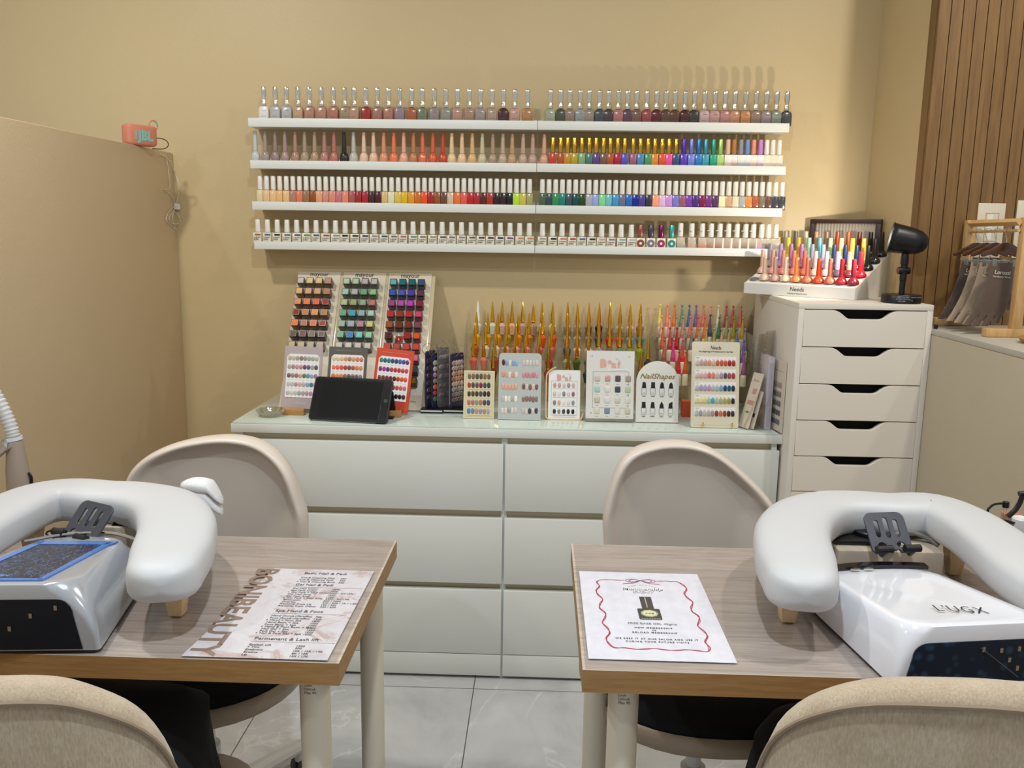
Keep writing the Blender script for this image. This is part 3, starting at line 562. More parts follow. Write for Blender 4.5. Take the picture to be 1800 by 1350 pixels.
def tier(kind, row, side, tips, cols, capf, gp, wd):
    y = -0.028 - 0.038 * row; z = ZD + 0.217 - 0.0335 * row + 0.0003; H_ = 0.112
    for i, (x, h) in enumerate(zip(tips, cols)):
        if h == '--': continue
        # tip pixel -> column on the step
        py = {('spire', 0): 532, ('spire', 1): 549, ('spire', 2): 567, ('spire', 3): 587, ('spire', 4): 606, ('pearl', 0): 541, ('pearl', 1): 561, ('pearl', 2): 581, ('pearl', 3): 602, ('pearl', 4): 620}[(kind, row)]
        p = V(x, py, y); bd, cp, ds = capf(h)
        bottle(kind, (p.x, y, z), bd, cp, '%s %s, %s from left in the %s row of %s' % (cname(h), wd, ordn(i + 1), ('back', 'second', 'third', 'fourth', 'front')[row], side), gp, random.uniform(-0.3, 0.3))
gg = lambda h: (polish(h), GOLD, '')
GX = [866,883,900.5,919,938,953,972]
gx2 = [838,858,875.5,893,911.7,930.5,954.5,972.8]
sideL, sideR = 'the left rack', 'the middle rack'
p = V(840, 530, -0.028); bottle('spire', (p.x, -0.028, ZD + 0.2173), polish('e8e4dc'), mat('white_spire', 'f0ece4', 0.3), 'all-white spire-capped bottle in the back row of the left rack', 'spire-capped bottles on the clear racks')
tier('spire', 0, sideL, GX, hx('d8e4cc dcbcb0 e8b894 cca898 b8988c ecd898 ecdc90'), gg, 'spire-capped bottles on the clear racks', 'bottle, gold spire')
tier('spire', 1, sideL, gx2, hx('e4b010 e0a018 e4a414 a89428 e88c1c d08028 ec5c14 f44c04'), gg, 'spire-capped bottles on the clear racks', 'bottle, gold spire')
tier('spire', 2, sideL, [835,854,872,890,907.5,926,949,970], hx('cc5024 dcd0b4 e0d8bc e8a48c f09c8c e08470 e86c60 c86058'), gg, 'spire-capped bottles on the clear racks', 'bottle, gold spire')
tier('spire', 3, sideL, [832.5,850.5,870,888,905,923,947,966], hx('d4644c d87860 a03c34 c07058 b86050 c46458 ec3420 a82c2c'), gg, 'spire-capped bottles on the clear racks', 'bottle, gold spire')
tier('spire', 4, sideL, [829,847.5,867,885,903,921,945,964], hx('-- -- 5c1814 -- -- -- 581814 8c2018'), gg, 'spire-capped bottles on the clear racks', 'bottle, gold spire')
rx = [998.3,1016,1036,1054,1073,1091,1109,1126.7]
tier('spire', 0, sideR, rx, hx('b8aa94 b4aca4 8c7060 24201e a4a08a ccc4ac dcc4ac 8c6450'), gg, 'spire-capped bottles on the clear racks', 'bottle, gold spire')
tier('spire', 1, sideR, [x - 0.5 for x in rx], hx('c89c84 a8b4a0 a08074 4c4854 e42c1c ec4c2c 68a8a4 1c7c88'), gg, 'spire-capped bottles on the clear racks', 'bottle, gold spire')
tier('spire', 2, sideR, [x - 0.5 for x in rx], hx('284094 ecd0b0 dcbc9c 9c8c7c 785848 5c7858 788c3c 90981c'), gg, 'spire-capped bottles on the clear racks', 'bottle, gold spire')
tier('spire', 3, sideR, [x - 1 for x in rx[:3]] + [x - 1 for x in rx[3:]] + [1141], hx('a0b47c 4c5818 28544c -- -- -- -- -- 303430'), gg, 'spire-capped bottles on the clear racks', 'bottle, gold spire')
tier('spire', 4, sideR, [999,1016,1033,1054,1070,1090,1128,1137], hx('3c5c30 -- 243c34 -- -- -- 343430 --'), gg, 'spire-capped bottles on the clear racks', 'bottle, gold spire')
CB = mat('cream_bottle', 'dccfae', 0.3)
pf = lambda h: (CB, mat('soft_cap', h, 0.4), '')
gp = 'pearl-topped bottles on the clear rack'
sp_ = 'the right rack'
tier('pearl', 0, sp_, [1160,1173.6,1186,1199,1212,1224,1237,1250,1263,1277,1289,1302.5], hx('e4d468 ec8c6c ec842c 58a488 3078ac 8464a4 e47c6c e89478 e4dcb8 b44c48 cc5c50 dc705c'), pf, gp, 'pearl-topped cone bottle')
tier('pearl', 1, sp_, [1163,1177,1189,1201,1213.7,1227.5,1240,1264.7,1278,1291,1306], hx('e09c84 e09480 a08c84 d08068 e0765c dc6c34 e87434 447c54 a4a460 a49c0c d09c18'), pf, gp, 'pearl-topped cone bottle')
q = V(1249.6, 558, -0.066); bottle('pearl', (q.x, -0.058, ZD + 0.1900), CB, mat('soft_cap', '4c5864', 0.4), 'dark slate pearl-topped bottle standing taller in the right rack, second row', gp)
tier('pearl', 2, sp_, [1165,1178,1190,1203,1216,1229.4,1242,1255.6,1269,1282,1295.5,1310], hx('c45c34 ac4034 b81408 88847c 847c74 a89c7c b8a058 a4a060 d09c80 c8a484 787c90 8c8ca8'), pf, gp, 'pearl-topped cone bottle')
tier('pearl', 3, sp_, [1168,1184,1201,1218,1232,1246,1260,1274,1297,1308], hx('ac5c4c dc3488 e03c48 -- -- -- -- -- 2868b4 7c5cac'), pf, gp, 'pearl-topped cone bottle')
tier('pearl', 4, sp_, [1171,1194,1206,1220,1234,1248,1262,1276,1290,1309], hx('-- dc1030 d05818 -- -- -- -- -- -- a05c84'), pf, gp, 'pearl-topped cone bottle')
# orange block bottle in front of the right rack
t = thing('polish_box', 'orange square box below the pearl-topped bottles, left of the cream shade board', 'box', (1.355, -0.262, ZD)); bm = new_bm(); box(bm, -0.014, 0.014, -0.016, 0.016, 0.0005, 0.045); done(bm, 'carton', mat('orange_carton', 'cc5430', 0.4), t, bevel=0.001)
bm = new_bm(); box(bm, -0.0145, 0.0145, -0.0165, 0.0165, 0.045, 0.05); done(bm, 'lid', mat('orange_lid', 'd8643c', 0.4), t, bevel=0.001)
# --- standing sample cards
def std(name, label, cat, bl, br, tl, ybase, lean, th, m_, **k):
    BL = V(bl[0], bl[1], ybase); BR = V(br[0], br[1], ybase); BL.z = BR.z = ZD + 0.0015; TL = V(tl[0], tl[1], ybase + lean)
    return card(name, label, cat, BL, BR, TL, th, m_, **k)
t, W, H = std('nail_sample_card', 'small cream card with five rows of dark and pastel nail tips', 'sample card', (814, 736), (868, 737), (814, 651), -0.368, 0.03, 0.003, mat('ivory_card', 'dccfa8', 0.5), r=0.0008)
outline(t, 'printed_border', paint('b0a070'), 0.006, W - 0.006, 0.006, H - 0.006, 0.0005)
nails(t, [hx('7c6c5c 84644c 584c3c 5c5044 8c6444 6c6050'), hx('a83c30 44504c 6c4c44 842038 3c4c5c 2c4850'), hx('4c3834 4c4420 403034 4c444c 30242c 382830'), hx('c86c5c b07064 7c9c70 c07058 345058 54406c'), hx('4484bc 5c8c8c bc8c78 9490ac b08c70 a8a8a8')], 0.0165, H - 0.0175, (W - 0.034) / 5, 0.0262, 0.0105, 0.018, 0.2)
for k in range(5): tinytext(t, 0.014, W - 0.014, H - 0.0305 - 0.0262 * k, 0.001)
t, W, H = std('nail_sample_board', 'tall grey rounded board with ten sets of decorated nail tips', 'sample board', (875, 738), (950, 741), (877, 620), -0.374, 0.05, 0.004, mat('grey_acrylic', 'b9beb8', 0.35), corners=lambda W, H: [(0, 0), (W, 0)] + [(W - 0.012 + 0.012 * math.cos(a), H - 0.012 + 0.012 * math.sin(a)) for a in [PI / 2 * i / 5 for i in range(6)]] + [(0.012 + 0.012 * math.cos(a), H - 0.012 + 0.012 * math.sin(a)) for a in [PI / 2 + PI / 2 * i / 5 for i in range(6)]])
ROW = [['5c1014 8ca4c8 e0d8c0 8ca4c8 8cb0e0', 'd4c0b8 dcd0c8 d8ccc4 d0c0b8 dcc8b4'], ['dc9484 dca898 e8dccc dc9488 e4d8c8', 'd0909c cc8890 d08c98 c8808c d49ca4'], ['dcac90 e0b094 dcac8c dcac90 e0b090', '7c5848 d8c8bc 806050 dcc4bc 7c5848'], ['c8c0b4 f0ece4 e0dcd0 b8b0a4 f0ece8', '94746c 8c7068 907068 8c6c64 947468'], ['dccfc8 dcd0c8 a0a0a0 dcd0cc d8c8c0', 'c8c0b8 dcc8c0 3c4044 dcc4bc 3c4044']]
for r, (l_, r_) in enumerate(ROW):
    y = H - 0.030 - 0.0385 * r * (H / 0.215)
    nails(t, [hx(l_)], 0.0135, y, 0.0098, 0, 0.0096, 0.0185, 0.2, jit=0.0012); nails(t, [hx(r_)], 0.0135 + 0.060 * W / 0.124, y, 0.0098, 0, 0.0096, 0.0185, 0.2, jit=0.0012)
PKF = paint('e0a898')
def beauty_logo(t, cx, y, s):
    text(t, 'B', cx - 1.30 * s, y, s * 1.25, PKF, 'L', bold=0.085, sx=0.98); text(t, 'o', cx - 0.42 * s, y + 0.38 * s, s * 0.86, PKF, 'L', bold=0.06)
    text(t, 'n', cx + 0.08 * s, y - 0.04 * s, s * 1.0, PKF, 'L', bold=0.08); text(t, 'i', cx + 0.82 * s, y - 0.04 * s, s * 0.95, PKF, 'L', bold=0.08)
    for i, ch in enumerate('BEAUTY'):
        a = 1.25 - i * 0.27; text(t, ch, cx + 0.35 * s + 0.62 * s * math.cos(a) * 1.1 + 0.05 * s, y + 0.38 * s + 0.62 * s * math.sin(a), s * 0.17, INK, rotz=a - PI / 2)
t, W, H = std('nail_sample_card', 'small white logo card of nail tips held in a bent wooden frame', 'sample card', (963, 735), (1019, 737), (964, 650), -0.356, 0.03, 0.002, WPAPER, r=0.003)
beauty_logo(t, W / 2, H - 0.030, 0.0175)
outline(t, 'thin_border', INK, 0.009, W - 0.009, 0.012, H - 0.033, 0.0003)
nails(t, [hx('c49c90 c8a49c d8c8b8 9c9ca0 d8b89c'), hx('d8c0b0 e0e0d8 8c8488 dcd0c4 9c6868'), hx('84888c e0a48c e8e0d8 dcd8d0 949898'), hx('2c2824 8c8884 484440 1c1c1c 201c1c')], 0.019, H - 0.046, 0.0134 * W / 0.092, 0.026 * H / 0.147, 0.0094, 0.0155, 0.2)
for k in range(4): tinytext(t, 0.014, W - 0.014, H - 0.0565 - 0.026 * k * H / 0.147, 0.0009, INK)
tinytext(t, 0.016, W - 0.016, 0.0075, 0.0013, INK)
M = t.matrix_world.copy(); q = thing('bentwood_stand', 'bent pale wooden frame holding the small white logo card', 'card holder', mtx=M)
bm = new_bm(); P = smooth_path([(0.022, H + 0.008, 0.001), (0.008, H + 0.001, 0.001), (-0.004, H - 0.012, 0.001), (-0.0065, H - 0.03, 0.001), (-0.0065, 0.02, 0.001), (-0.003, 0.004, 0.001), (0.012, -0.0005, 0.001), (W - 0.008, -0.0005, 0.001), (W + 0.004, 0.004, 0.001), (W + 0.010, 0.021, 0.001)], 6)
rings = []
for i, p in enumerate(P):
    d = (P[min(i + 1, len(P) - 1)] - P[max(i - 1, 0)]).normalized(); nn = Vector((-d.y, d.x, 0)) * 0.0023; zz = Vector((0, 0, 0.009))
    rings.append([p + nn - zz, p - nn - zz, p - nn + zz * 0.5, p + nn + zz * 0.5])
loft(bm, rings); done(bm, 'bentwood_strip', wood('pale_bentwood', [(0.3, 'cda878'), (0.7, 'dcbc90')], (30, 5, 5), 5), q, bevel=0.0004, ang=50)
t, W, H = std('acrylic_sign', 'clear-backed upright acrylic stand with logo and sixteen round nail samples', 'sign', (1029, 741), (1113, 743), (1031, 616), -0.372, 0.035, 0.005, mat('white_acrylic', 'e0ddd6', 0.2, 0, 0.3), r=0.001)
beauty_logo(t, W * 0.51, H - 0.048, 0.0245)
flatrect(t, 'title_strip', paint('f4f2ee'), W * 0.46, W * 0.88, H - 0.0605, H - 0.0555, 0.0001, 0.0005); tinytext(t, W * 0.48, W * 0.86, H - 0.058, 0.0012, INK, z=0.0008)
outline(t, 'thin_border', INK, W * 0.14, W * 0.885, 0.041, H - 0.062, 0.0004)
bm = new_bm()
for a in ((0.016, 0.026), (W - 0.016, 0.026), (0.016, H - 0.016), (W - 0.016, H - 0.016)): lathe(bm, [(0.0018, 0), (0.0020, 0.001), (0.0014, 0.0022)], 10, (a[0], a[1], 0))
done(bm, 'screws', CHROME, t)
nails(t, [hx('d0c4bc cc9c94 584c58 a8988c'), hx('a8d0c4 e0dcd4 3c4858 bcc8a4'), hx('c8bca4 dcd8d4 d0ccc0 dcd8cc'), hx('dcd4c0 7c8c9c d8d8cc d0c4a8')], W * 0.235, H - 0.083, 0.0305 * W / 0.143, 0.0325 * H / 0.213, 0.0165, 0.0185, 0.15, True)
for k in range(4): tinytext(t, W * 0.2, W * 0.84, H - 0.083 - 0.0162 - 0.0325 * k * H / 0.213, 0.001, INK, step=0.0305 * W / 0.143, fill=0.3)
bm = new_bm(); box(bm, -0.001, W + 0.001, -0.001, 0.009, -0.006, 0.0035); done(bm, 'clear_foot', clear('thick_acrylic', 'd8d4cc', 0.3), t)
# arch
def arch(W, H):
    r = W / 2; h0 = H - r * 1.02
    return [(0, 0), (W, 0), (W, h0 * 0.9)] + [(r + r * math.cos(a), h0 + r * 1.02 * math.sin(a)) for a in [PI * i / 24 for i in range(25)]] + [(0, h0 * 0.9)]
t, W, H = std('shape_guide_sign', 'white arched sign of eight nail shapes titled in gold script', 'sign', (1117, 741), (1192, 743), (1119, 634), -0.366, 0.03, 0.003, mat('white_acrylic', 'e0ddd6', 0.2, 0, 0.3), corners=arch)
GI = mat('gold_ink', '9c7c28', 0.35, 0.5)
text(t, 'NailShapes', W / 2, H - 0.053, 0.022, GI, bold=0.012, shear=0.35, width=W * 0.82)
BK = paint('0e0e0e')
def nshape(k, w, h):
    t_ = [(-w, 0.25*h), (-w, h*0.6)]; R_ = {0: [(-w*0.8, h*0.9), (-w*0.4, h), (w*0.4, h), (w*0.8, h*0.9)], 1: [(-w, h*0.95), (-w*0.9, h), (w*0.9, h), (w, h*0.95)], 2: [(-w*0.75, h*0.88), (-w*0.3, h), (w*0.3, h), (w*0.75, h*0.88)],
      3: [(-w*0.7, h*0.8), (-w*0.2, h), (w*0.2, h), (w*0.7, h*0.8)], 4: [(-w, h), (w, h)], 5: [(-w*0.8, h*0.9), (-w*0.65, h), (w*0.65, h), (w*0.8, h*0.9)], 6: [(-w*0.5, h*0.85), (0, h*1.15), (w*0.5, h*0.85)], 7: [(-w*0.9, h*0.85), (w, h*1.1)]}[k]
    return [(-w*0.9, 0), (-w, 0.25*h)] + [(-w, h*0.6)] + R_ + [(w, h*0.6), (w, 0.25*h), (w*0.9, 0)]
names8 = ['OVAL', 'SQUARE', 'ROUNDED', 'ALMOND', 'COFFIN', 'BALLERINA', 'STILETTO', 'LIPSTICK']
for k in range(8):
    cx = W * (0.185 + 0.21 * (k % 4)); y0 = H * (0.445 if k < 4 else 0.118)
    bm = new_bm(); prism(bm, [(cx + a, y0 + 0.020 + b) for a, b in nshape(k, 0.0055, 0.0185)], 0.0001, 0.0006); done(bm, 'nail_drawing', BK, t, smooth=False)
    bm = new_bm(); Pn = [(cx - 0.0072, y0), (cx - 0.0068, y0 + 0.018), (cx - 0.0055, y0 + 0.026)]
    tube(bm, [(a, b, 0.0003) for a, b in [(cx - 0.0055, y0 + 0.026), (cx - 0.0068, y0 + 0.018), (cx - 0.0072, y0), (cx + 0.0072, y0), (cx + 0.0068, y0 + 0.018), (cx + 0.0055, y0 + 0.026)]], 0.0005, 4)
    for q in (0.004, 0.006): tube(bm, [(cx - 0.004, y0 + q, 0.0002), (cx + 0.004, y0 + q, 0.0002)], 0.0002, 4)
    done(bm, 'finger_drawing', BK, t, smooth=False)
    text(t, names8[k], cx, y0 - 0.0062, 0.0044, BK, bold=0.03, width=0.0105 if k != 5 else 0.013)
bm = new_bm(); box(bm, 0, W, 0, 0.0025, 0, 0.008); done(bm, 'foot', mat('white_acrylic', 'e0ddd6', 0.2, 0, 0.3), t)
# Needs board
t, W, H = std('shade_board', 'cream rounded shade board with five strips of ten nail tips, on a brass easel', 'shade board', (1214, 748), (1298, 751), (1208, 600), -0.425, 0.045, 0.004, mat('cream_board', 'd9d0b8', 0.4), r=0.006)
text(t, 'Needs', W * 0.50, H - 0.0225, 0.0155, INK, bold=0.006, shear=0.12, width=W * 0.22)
text(t, 'The Beginning of Professional for Gel Nail', W * 0.5, H - 0.0305, 0.0052, INK, bold=0.02, shear=0.2, width=W * 0.72)
NR = [hx('c8c0b4 c4a098 c09890 dc8c6c d0b49c c4603c c05838 cc4c28 981c14 a0281c'), hx('d0bcb4 dcaca0 dca8a0 d4706c e08070 c8b4ac a890a0 504858 a04448 a83434'), hx('b8b8c0 a89cc0 b89cc0 c890b8 b4b8bc a4b4c8 7ca0b0 143c60 185078 182838'), hx('dcd498 e4d880 dcd080 9cc0b0 48a4b8 b8bc98 a8ac80 b0a448 989850 202020'), hx('b8b8b8 9c98a8 bcb8b0 bca8a0 a09090 9c3418 cc6834 a03420 3c201c 302824')]
for r in range(5):
    y = H - 0.045 - 0.0385 * r * H / 0.262
    flatrect(t, 'white_strip', WPAPER, 0.009, W - 0.010, y - 0.0215, y + 0.001, 0.0001, 0.0012)
    text(t, 'STEP 0%d' % (r + 1), 0.0125, y - 0.0035, 0.0032, INK, 'L', z=0.0015)
    tinytext(t, 0.016, W - 0.016, y - 0.0062, 0.0009, INK, z=0.0014, step=(W - 0.032) / 9.5, fill=0.3)
    nails(t, [NR[r]], 0.0165, y - 0.0165, (W - 0.034) / 9, 0, (W - 0.034) / 9 * 0.95, 0.0175, 0.2, z=0.0012)
tinytext(t, 0.01, W - 0.01, 0.008, 0.0006, paint('9c9480'))
M = t.matrix_world.copy(); Mi = M.inverted()
q = thing('card_easel', 'small brass easel with curled hooks under the cream shade board', 'easel', mtx=Matrix.Translation(M.translation)); Qi = Matrix.Translation(-M.translation)
for fx in (0.25, 0.86):
    bm = new_bm(); a = M @ Vector((W * fx, 0, 0.0)); P = [M @ Vector((W * fx, 0.012 + 0.003 * math.sin(s), 0.006 + 0.003 * math.cos(s))) for s in [0, 1.2, 2.4, 3.6, 4.8]] + [M @ Vector((W * fx, 0.004, 0.006)), M @ Vector((W * fx, -0.0005, 0.003)), Vector((a.x, a.y + 0.006, ZD + 0.0016)), Vector((a.x + 0.004, a.y + 0.055, ZD + 0.0016)), M @ Vector((W * 0.5, H * 0.6, -0.006))]
    tube(bm, [Qi @ p for p in P], 0.0013, 7); done(bm, 'wire_hook', GOLD, q)
# leaning white cards in a clear holder, ring books, binder and tall card at the right end
t = thing('card_holder', 'clear acrylic pocket holder with slanted sides at the right end of the dresser', 'card holder', (1.485, -0.44, ZD))
bm = new_bm(); box(bm, 0, 0.095, 0, 0.06, 0.0003, 0.0022); done(bm, 'base', CLEAR, t)
for sh in ((0.010, 0.0), (0.045, 0.0)): bm = new_bm(); loft(bm, [[(sh[0], y, 0.0022), (sh[0] + 0.0015, y, 0.0022), (sh[0] + 0.041, y, 0.115), (sh[0] + 0.0395, y, 0.115)] for y in (0.002, 0.058)]); done(bm, 'divider', CLEAR, t)
def leaner(label, x0, lean_x, H_, y0, y1, th, m_, deco):
    # thin card standing on its long edge axis y, leaning to +x
    M = Matrix(((0, lean_x, 1), (-1, 0, 0), (0, 1, 0))).to_4x4()
    ex = Vector((0.45, -0.89, 0)).normalized(); ey = Vector((lean_x * 0.9, 0.0, 1)).normalized(); ey = (ey - ex * ey.dot(ex)).normalized(); n = ex.cross(ey)
    M = Matrix((ex, ey, n)).transposed().to_4x4(); M.translation = Vector((x0, y1, ZD + 0.0035)); t = thing('leaflet', label, 'leaflet', mtx=M); W_ = y1 - y0
    bm = new_bm(); box(bm, 0, W_, 0, H_, -th, 0); done(bm, 'sheet', m_, t); deco(t, W_, H_); return t
CRD = mat('coated_card', 'd8cbb8', 0.4)
def deco1(t, W_, H_):
    flatrect(t, 'pink_print', paint('c89484'), W_ * 0.4, W_ * 0.8, H_ * 0.62, H_ * 0.72); flatrect(t, 'pink_print', paint('c49080'), W_ * 0.2, W_ * 0.8, H_ * 0.42, H_ * 0.5)
    text(t, 'Boni', W_ * 0.5, H_ * 0.84, 0.012, paint('c08c78')); flatrect(t, 'dark_print', paint('6c5c50'), W_ * 0.3, W_ * 0.6, H_ * 0.27, H_ * 0.30)
leaner('white leaflet leaning right in the clear holder, nearest the shade board', 1.487, 0.36, 0.165, -0.445, -0.402, 0.0012, CRD, deco1)
leaner('thin white leaflet leaning in the clear holder behind the first leaflet', 1.508, 0.33, 0.112, -0.445, -0.415, 0.0012, CRD, lambda t, w_, h_: flatrect(t, 'dark_print', paint('4c3c44'), w_ * 0.2, w_ * 0.7, h_ * 0.30, h_ * 0.4))
# clear ring notebooks
for i, (px, py0, py1, yy) in enumerate(((1342, 580, 700, -0.30), (1352, 575, 720, -0.32))):
    a = V(px - 22, py1, yy); b = V(px, py0, yy); ex = Vector((0.62, 0.78, 0)); ey = Vector((0.10, 0, 1)); ey = (ey - ex * ey.dot(ex)).normalized(); ex.normalize(); n = ex.cross(ey)
    M = Matrix((ex, ey, n)).transposed().to_4x4(); M.translation = Vector((a.x - 0.012, yy - 0.03, ZD + 0.002)); hh = b.z - ZD - 0.01
    t = thing('ring_notebook', 'clear-covered spiral swatch book leaning by the drawer unit, %s of two' % ('rear', 'front')[i], 'notebook', mtx=M)
    bm = new_bm(); box(bm, 0, 0.07, 0, hh, -0.003, 0.003); done(bm, 'cover', clear('milky_cover', 'f2ece4', 0.35, 0.3), t)
    bm = new_bm()
    for k in range(18): z = 0.02 + (hh - 0.03) * k / 17; tube(bm, [(0.005 * math.cos(s), z, 0.005 * math.sin(s)) for s in [2 * PI * q / 10 for q in range(10)]], 0.0006, 5, True)
    done(bm, 'spiral', CHROME, t)
    bm = new_bm()
    for k in range(18): z = 0.02 + (hh - 0.03) * k / 17; box(bm, 0.0645, 0.0665, z, z + 0.002, 0.003, 0.0038)
    done(bm, 'punched_dots', mat('grey_dots', '6c6460', 0.4), t)
def upright(px0, px1, py0, pyt, y0, y1, name, label, cat, m_, th=0.004):
    a = V(px0, py0, y0); b = V(px1, pyt, y1)
    ex = Vector((b.x - a.x, y1 - y0, 0)); L = ex.length; ex.normalize(); ey = Vector((0, 0, 1)); n = ex.cross(ey)
    M = Matrix((ex, ey, n)).transposed().to_4x4(); M.translation = Vector((a.x, y0, ZD + 0.001)); t = thing(name, label, cat, mtx=M); hh = b.z - ZD
    bm = new_bm(); box(bm, 0, L, 0, hh, -th, 0); done(bm, 'cover', m_, t, bevel=0.0005); return t, L, hh
t = thing('binder', 'slim translucent binder standing upright beside the drawer unit', 'binder', (1.5555, -0.43, ZD + 0.0008))
bm = new_bm(); box(bm, 0, 0.018, 0, 0.11, 0, 0.212); done(bm, 'cover', mat('frosted_plastic', 'bfb8bc', 0.25), t, bevel=0.001)
bm = new_bm(); box(bm, 0.0035, 0.0145, -0.0006, 0, 0.008, 0.196); done(bm, 'spine_sleeve', mat('sleeve', 'b0a8b4', 0.2), t, bevel=0.0002)
t2 = thing('shade_card', 'tall white card of grey and mauve swatches against the drawer unit side', 'shade card', mtx=Matrix.Translation((1.5785, -0.385, ZD + 0.001)) @ Matrix.Rotation(-1.42, 4, 'Z') @ Matrix.Rotation(PI / 2, 4, 'X'))
bm = new_bm(); box(bm, 0, 0.092, 0, 0.205, -0.003, 0); done(bm, 'card', mat('coated_card', 'd8cbb8', 0.4), t2)
nails(t2, [hx('a08c84 a08c84 a08c84 a08c84'), hx('74706c -- 7c7874 7c7874'.replace('--', '746c6c')), hx('6c6864 6c6864 6c6868 6c6868'), hx('585454 585458 58545c 5c5858'), hx('605c64 64606c 686470 6c6874')], 0.03, 0.135, 0.013, 0.027, 0.0125, 0.018, 0.15)
tinytext(t2, 0.02, 0.08, 0.175, 0.001, INK)
# ================================================================== on the tall drawer unit
PH = math.radians(40); FRC = Vector((1.790, -0.412, AT + 0.0005)); SW_, SDp = 0.343, 0.262
ex = Vector((math.cos(PH), -math.sin(PH), 0)); ed = Vector((math.sin(PH), math.cos(PH), 0)); o0 = FRC - ex * SW_
M = Matrix((ex, ed, Vector((0, 0, 1)))).transposed().to_4x4(); M.translation = o0
t = thing('bottle_stand', 'white sloping bottle stand set diagonally on the tall drawer unit', 'bottle stand', mtx=M)
h0, h1 = 0.034, 0.128
prof = [(0, 0), (0, h0), (0.010, h0 + 0.001), (SDp - 0.004, h1), (SDp, h1), (SDp, 0)]
bm = new_bm(); loft(bm, [[(0, y, z) for y, z in prof], [(SW_, y, z) for y, z in prof]]); done(bm, 'sloped_body', mat('white_acrylic_stand', 'e6e2da', 0.3), t, bevel=0.0008, smooth=False)
q = text(t, 'Needs', SW_ * 0.5, 0, 0.017, INK, bold=0.004, shear=0.1); q.rotation_euler = (PI / 2, 0, 0); q.location = (q.location.x, -0.0006, 0.0155)
q = text(t, 'The Beginning of Professional for Gel Nail', SW_ * 0.5, 0, 0.0055, INK, bold=0.01, width=0.062); q.rotation_euler = (PI / 2, 0, 0); q.location = (q.location.x, -0.0006, 0.0065)
slope = math.atan2(h1 - h0, SDp - 0.012)
bm = new_bm(); lathe(bm, [(0.0168, 0.0), (0.0173, 0.003), (0.0165, 0.007), (0.0142, 0.0115), (0.0110, 0.0155), (0.0085, 0.0185), (0.0075, 0.0195)], 20, ell=(1, 1)); nb = done(bm, 'bottle_body', None, link=False, ang=60)
bm = new_bm(); lathe(bm, [(0.0078, 0), (0.0080, 0.001), (0.0062, 0.052), (0.0058, 0.0525)], 14); nc = done(bm, 'cap', None, link=False)
KIND['needs'] = K(('bottle_body', nb, 'body', 0), ('cap', nc, 'cap', 0.0190))
NC = ['-- d8bca0 c89c8c e0ccac ec9050 cc7458 d04418 bc6c54 b01c28 8c2434', 'dcb09c d49484 d87c78 d07468 cc6450 e4b8ac e0b4b4 dcb0c0|584c60 e09c80|702830 c01c28', 'a098a0 a890b8 a47098 a8709c 8890a0 98a0c0 243c5c|1c3458 20305c|182848 14284c 101418',
      'd8b070 e4d03c e4b030 98ccb0 60b4b8 bcd8a0 e4dc90 e8c850 d4b848 201c1c', 'b4a898 706c6c d0c0a4 b88c6c 94705c a4381c b04c1c 682018 181414 141414']
EC = dict(zip(range(5), ('--',) * 5))
for r, row in enumerate(NC):
    yv = 0.030 + 0.052 * r; zv = h0 + (yv - 0.01) * math.tan(slope)
    for c, h in enumerate(row.split()):
        x = 0.0185 + 0.034 * c
        Ml = M @ Matrix.Translation((x, yv, zv + 0.0015)) @ Matrix.Rotation(slope * 0.18, 4, 'X')
        if h == '--':
            bm = new_bm(); lathe(bm, [(0.0152, 0.0003), (0.0152, 0.0012)], 20, M=Matrix.Rotation(slope, 3, 'X')); done(bm, 'empty_socket', mat('grey_socket', '8c8c8c', 0.3, 0.6), t, loc=(x, yv, zv + 0.001)); continue
        hc, hb = (h.split('|') * 2)[:2]; hb = h.split('|')[-1]
        bottle('needs', None, polish(hb), mat('satin_cap', hc, 0.3), '%s domed polish bottle, %s from left in the %s row of the white stand' % (cname(hc), ordn(c + 1), ('front', 'second', 'third', 'fourth', 'back')[r]), 'domed polish bottles on the white sloping stand', mtx=Ml)
# dark frame behind the stand
def frm(nt, b): b.inputs['Base Color'].default_value = lin('3a2620'); b.inputs['Roughness'].default_value = 0.35
A = Vector((1.772, -0.022, AT + 0.0006)); Bq = Vector((1.944, -0.168, AT + 0.0006)); ex = (Bq - A).normalized(); M = Matrix((ex, Vector((0, 0, 1)), ex.cross(Vector((0, 0, 1))))).transposed().to_4x4(); M.translation = A
t = thing('framed_panel', 'dark brown framed ribbed glass panel behind the bottle stand in the corner', 'frame', mtx=M); W = (Bq - A).length; H = 0.232
FR = nmat('dark_wood_frame', frm)
for a in ((0, W, 0, 0.018), (0, W, H - 0.014, H), (0, 0.016, 0.018, H - 0.014), (W - 0.016, W, 0.018, H - 0.014)): bm = new_bm(); box(bm, a[0], a[1], a[2], a[3], -0.004, 0.012); done(bm, 'frame_bar', FR, t, bevel=0.001)
bm = new_bm(); n = 40
loft(bm, [[(0.016 + (W - 0.032) * i / n, y, 0.003 + 0.0018 * (i % 2)) for i in range(n + 1)] + [(W - 0.016, y, 0.0), (0.016, y, 0.0)] for y in (0.018, H - 0.014)]); done(bm, 'ribbed_glass', mat('ribbed_glass', 'b4a898', 0.12, 0.25), t, ang=20)
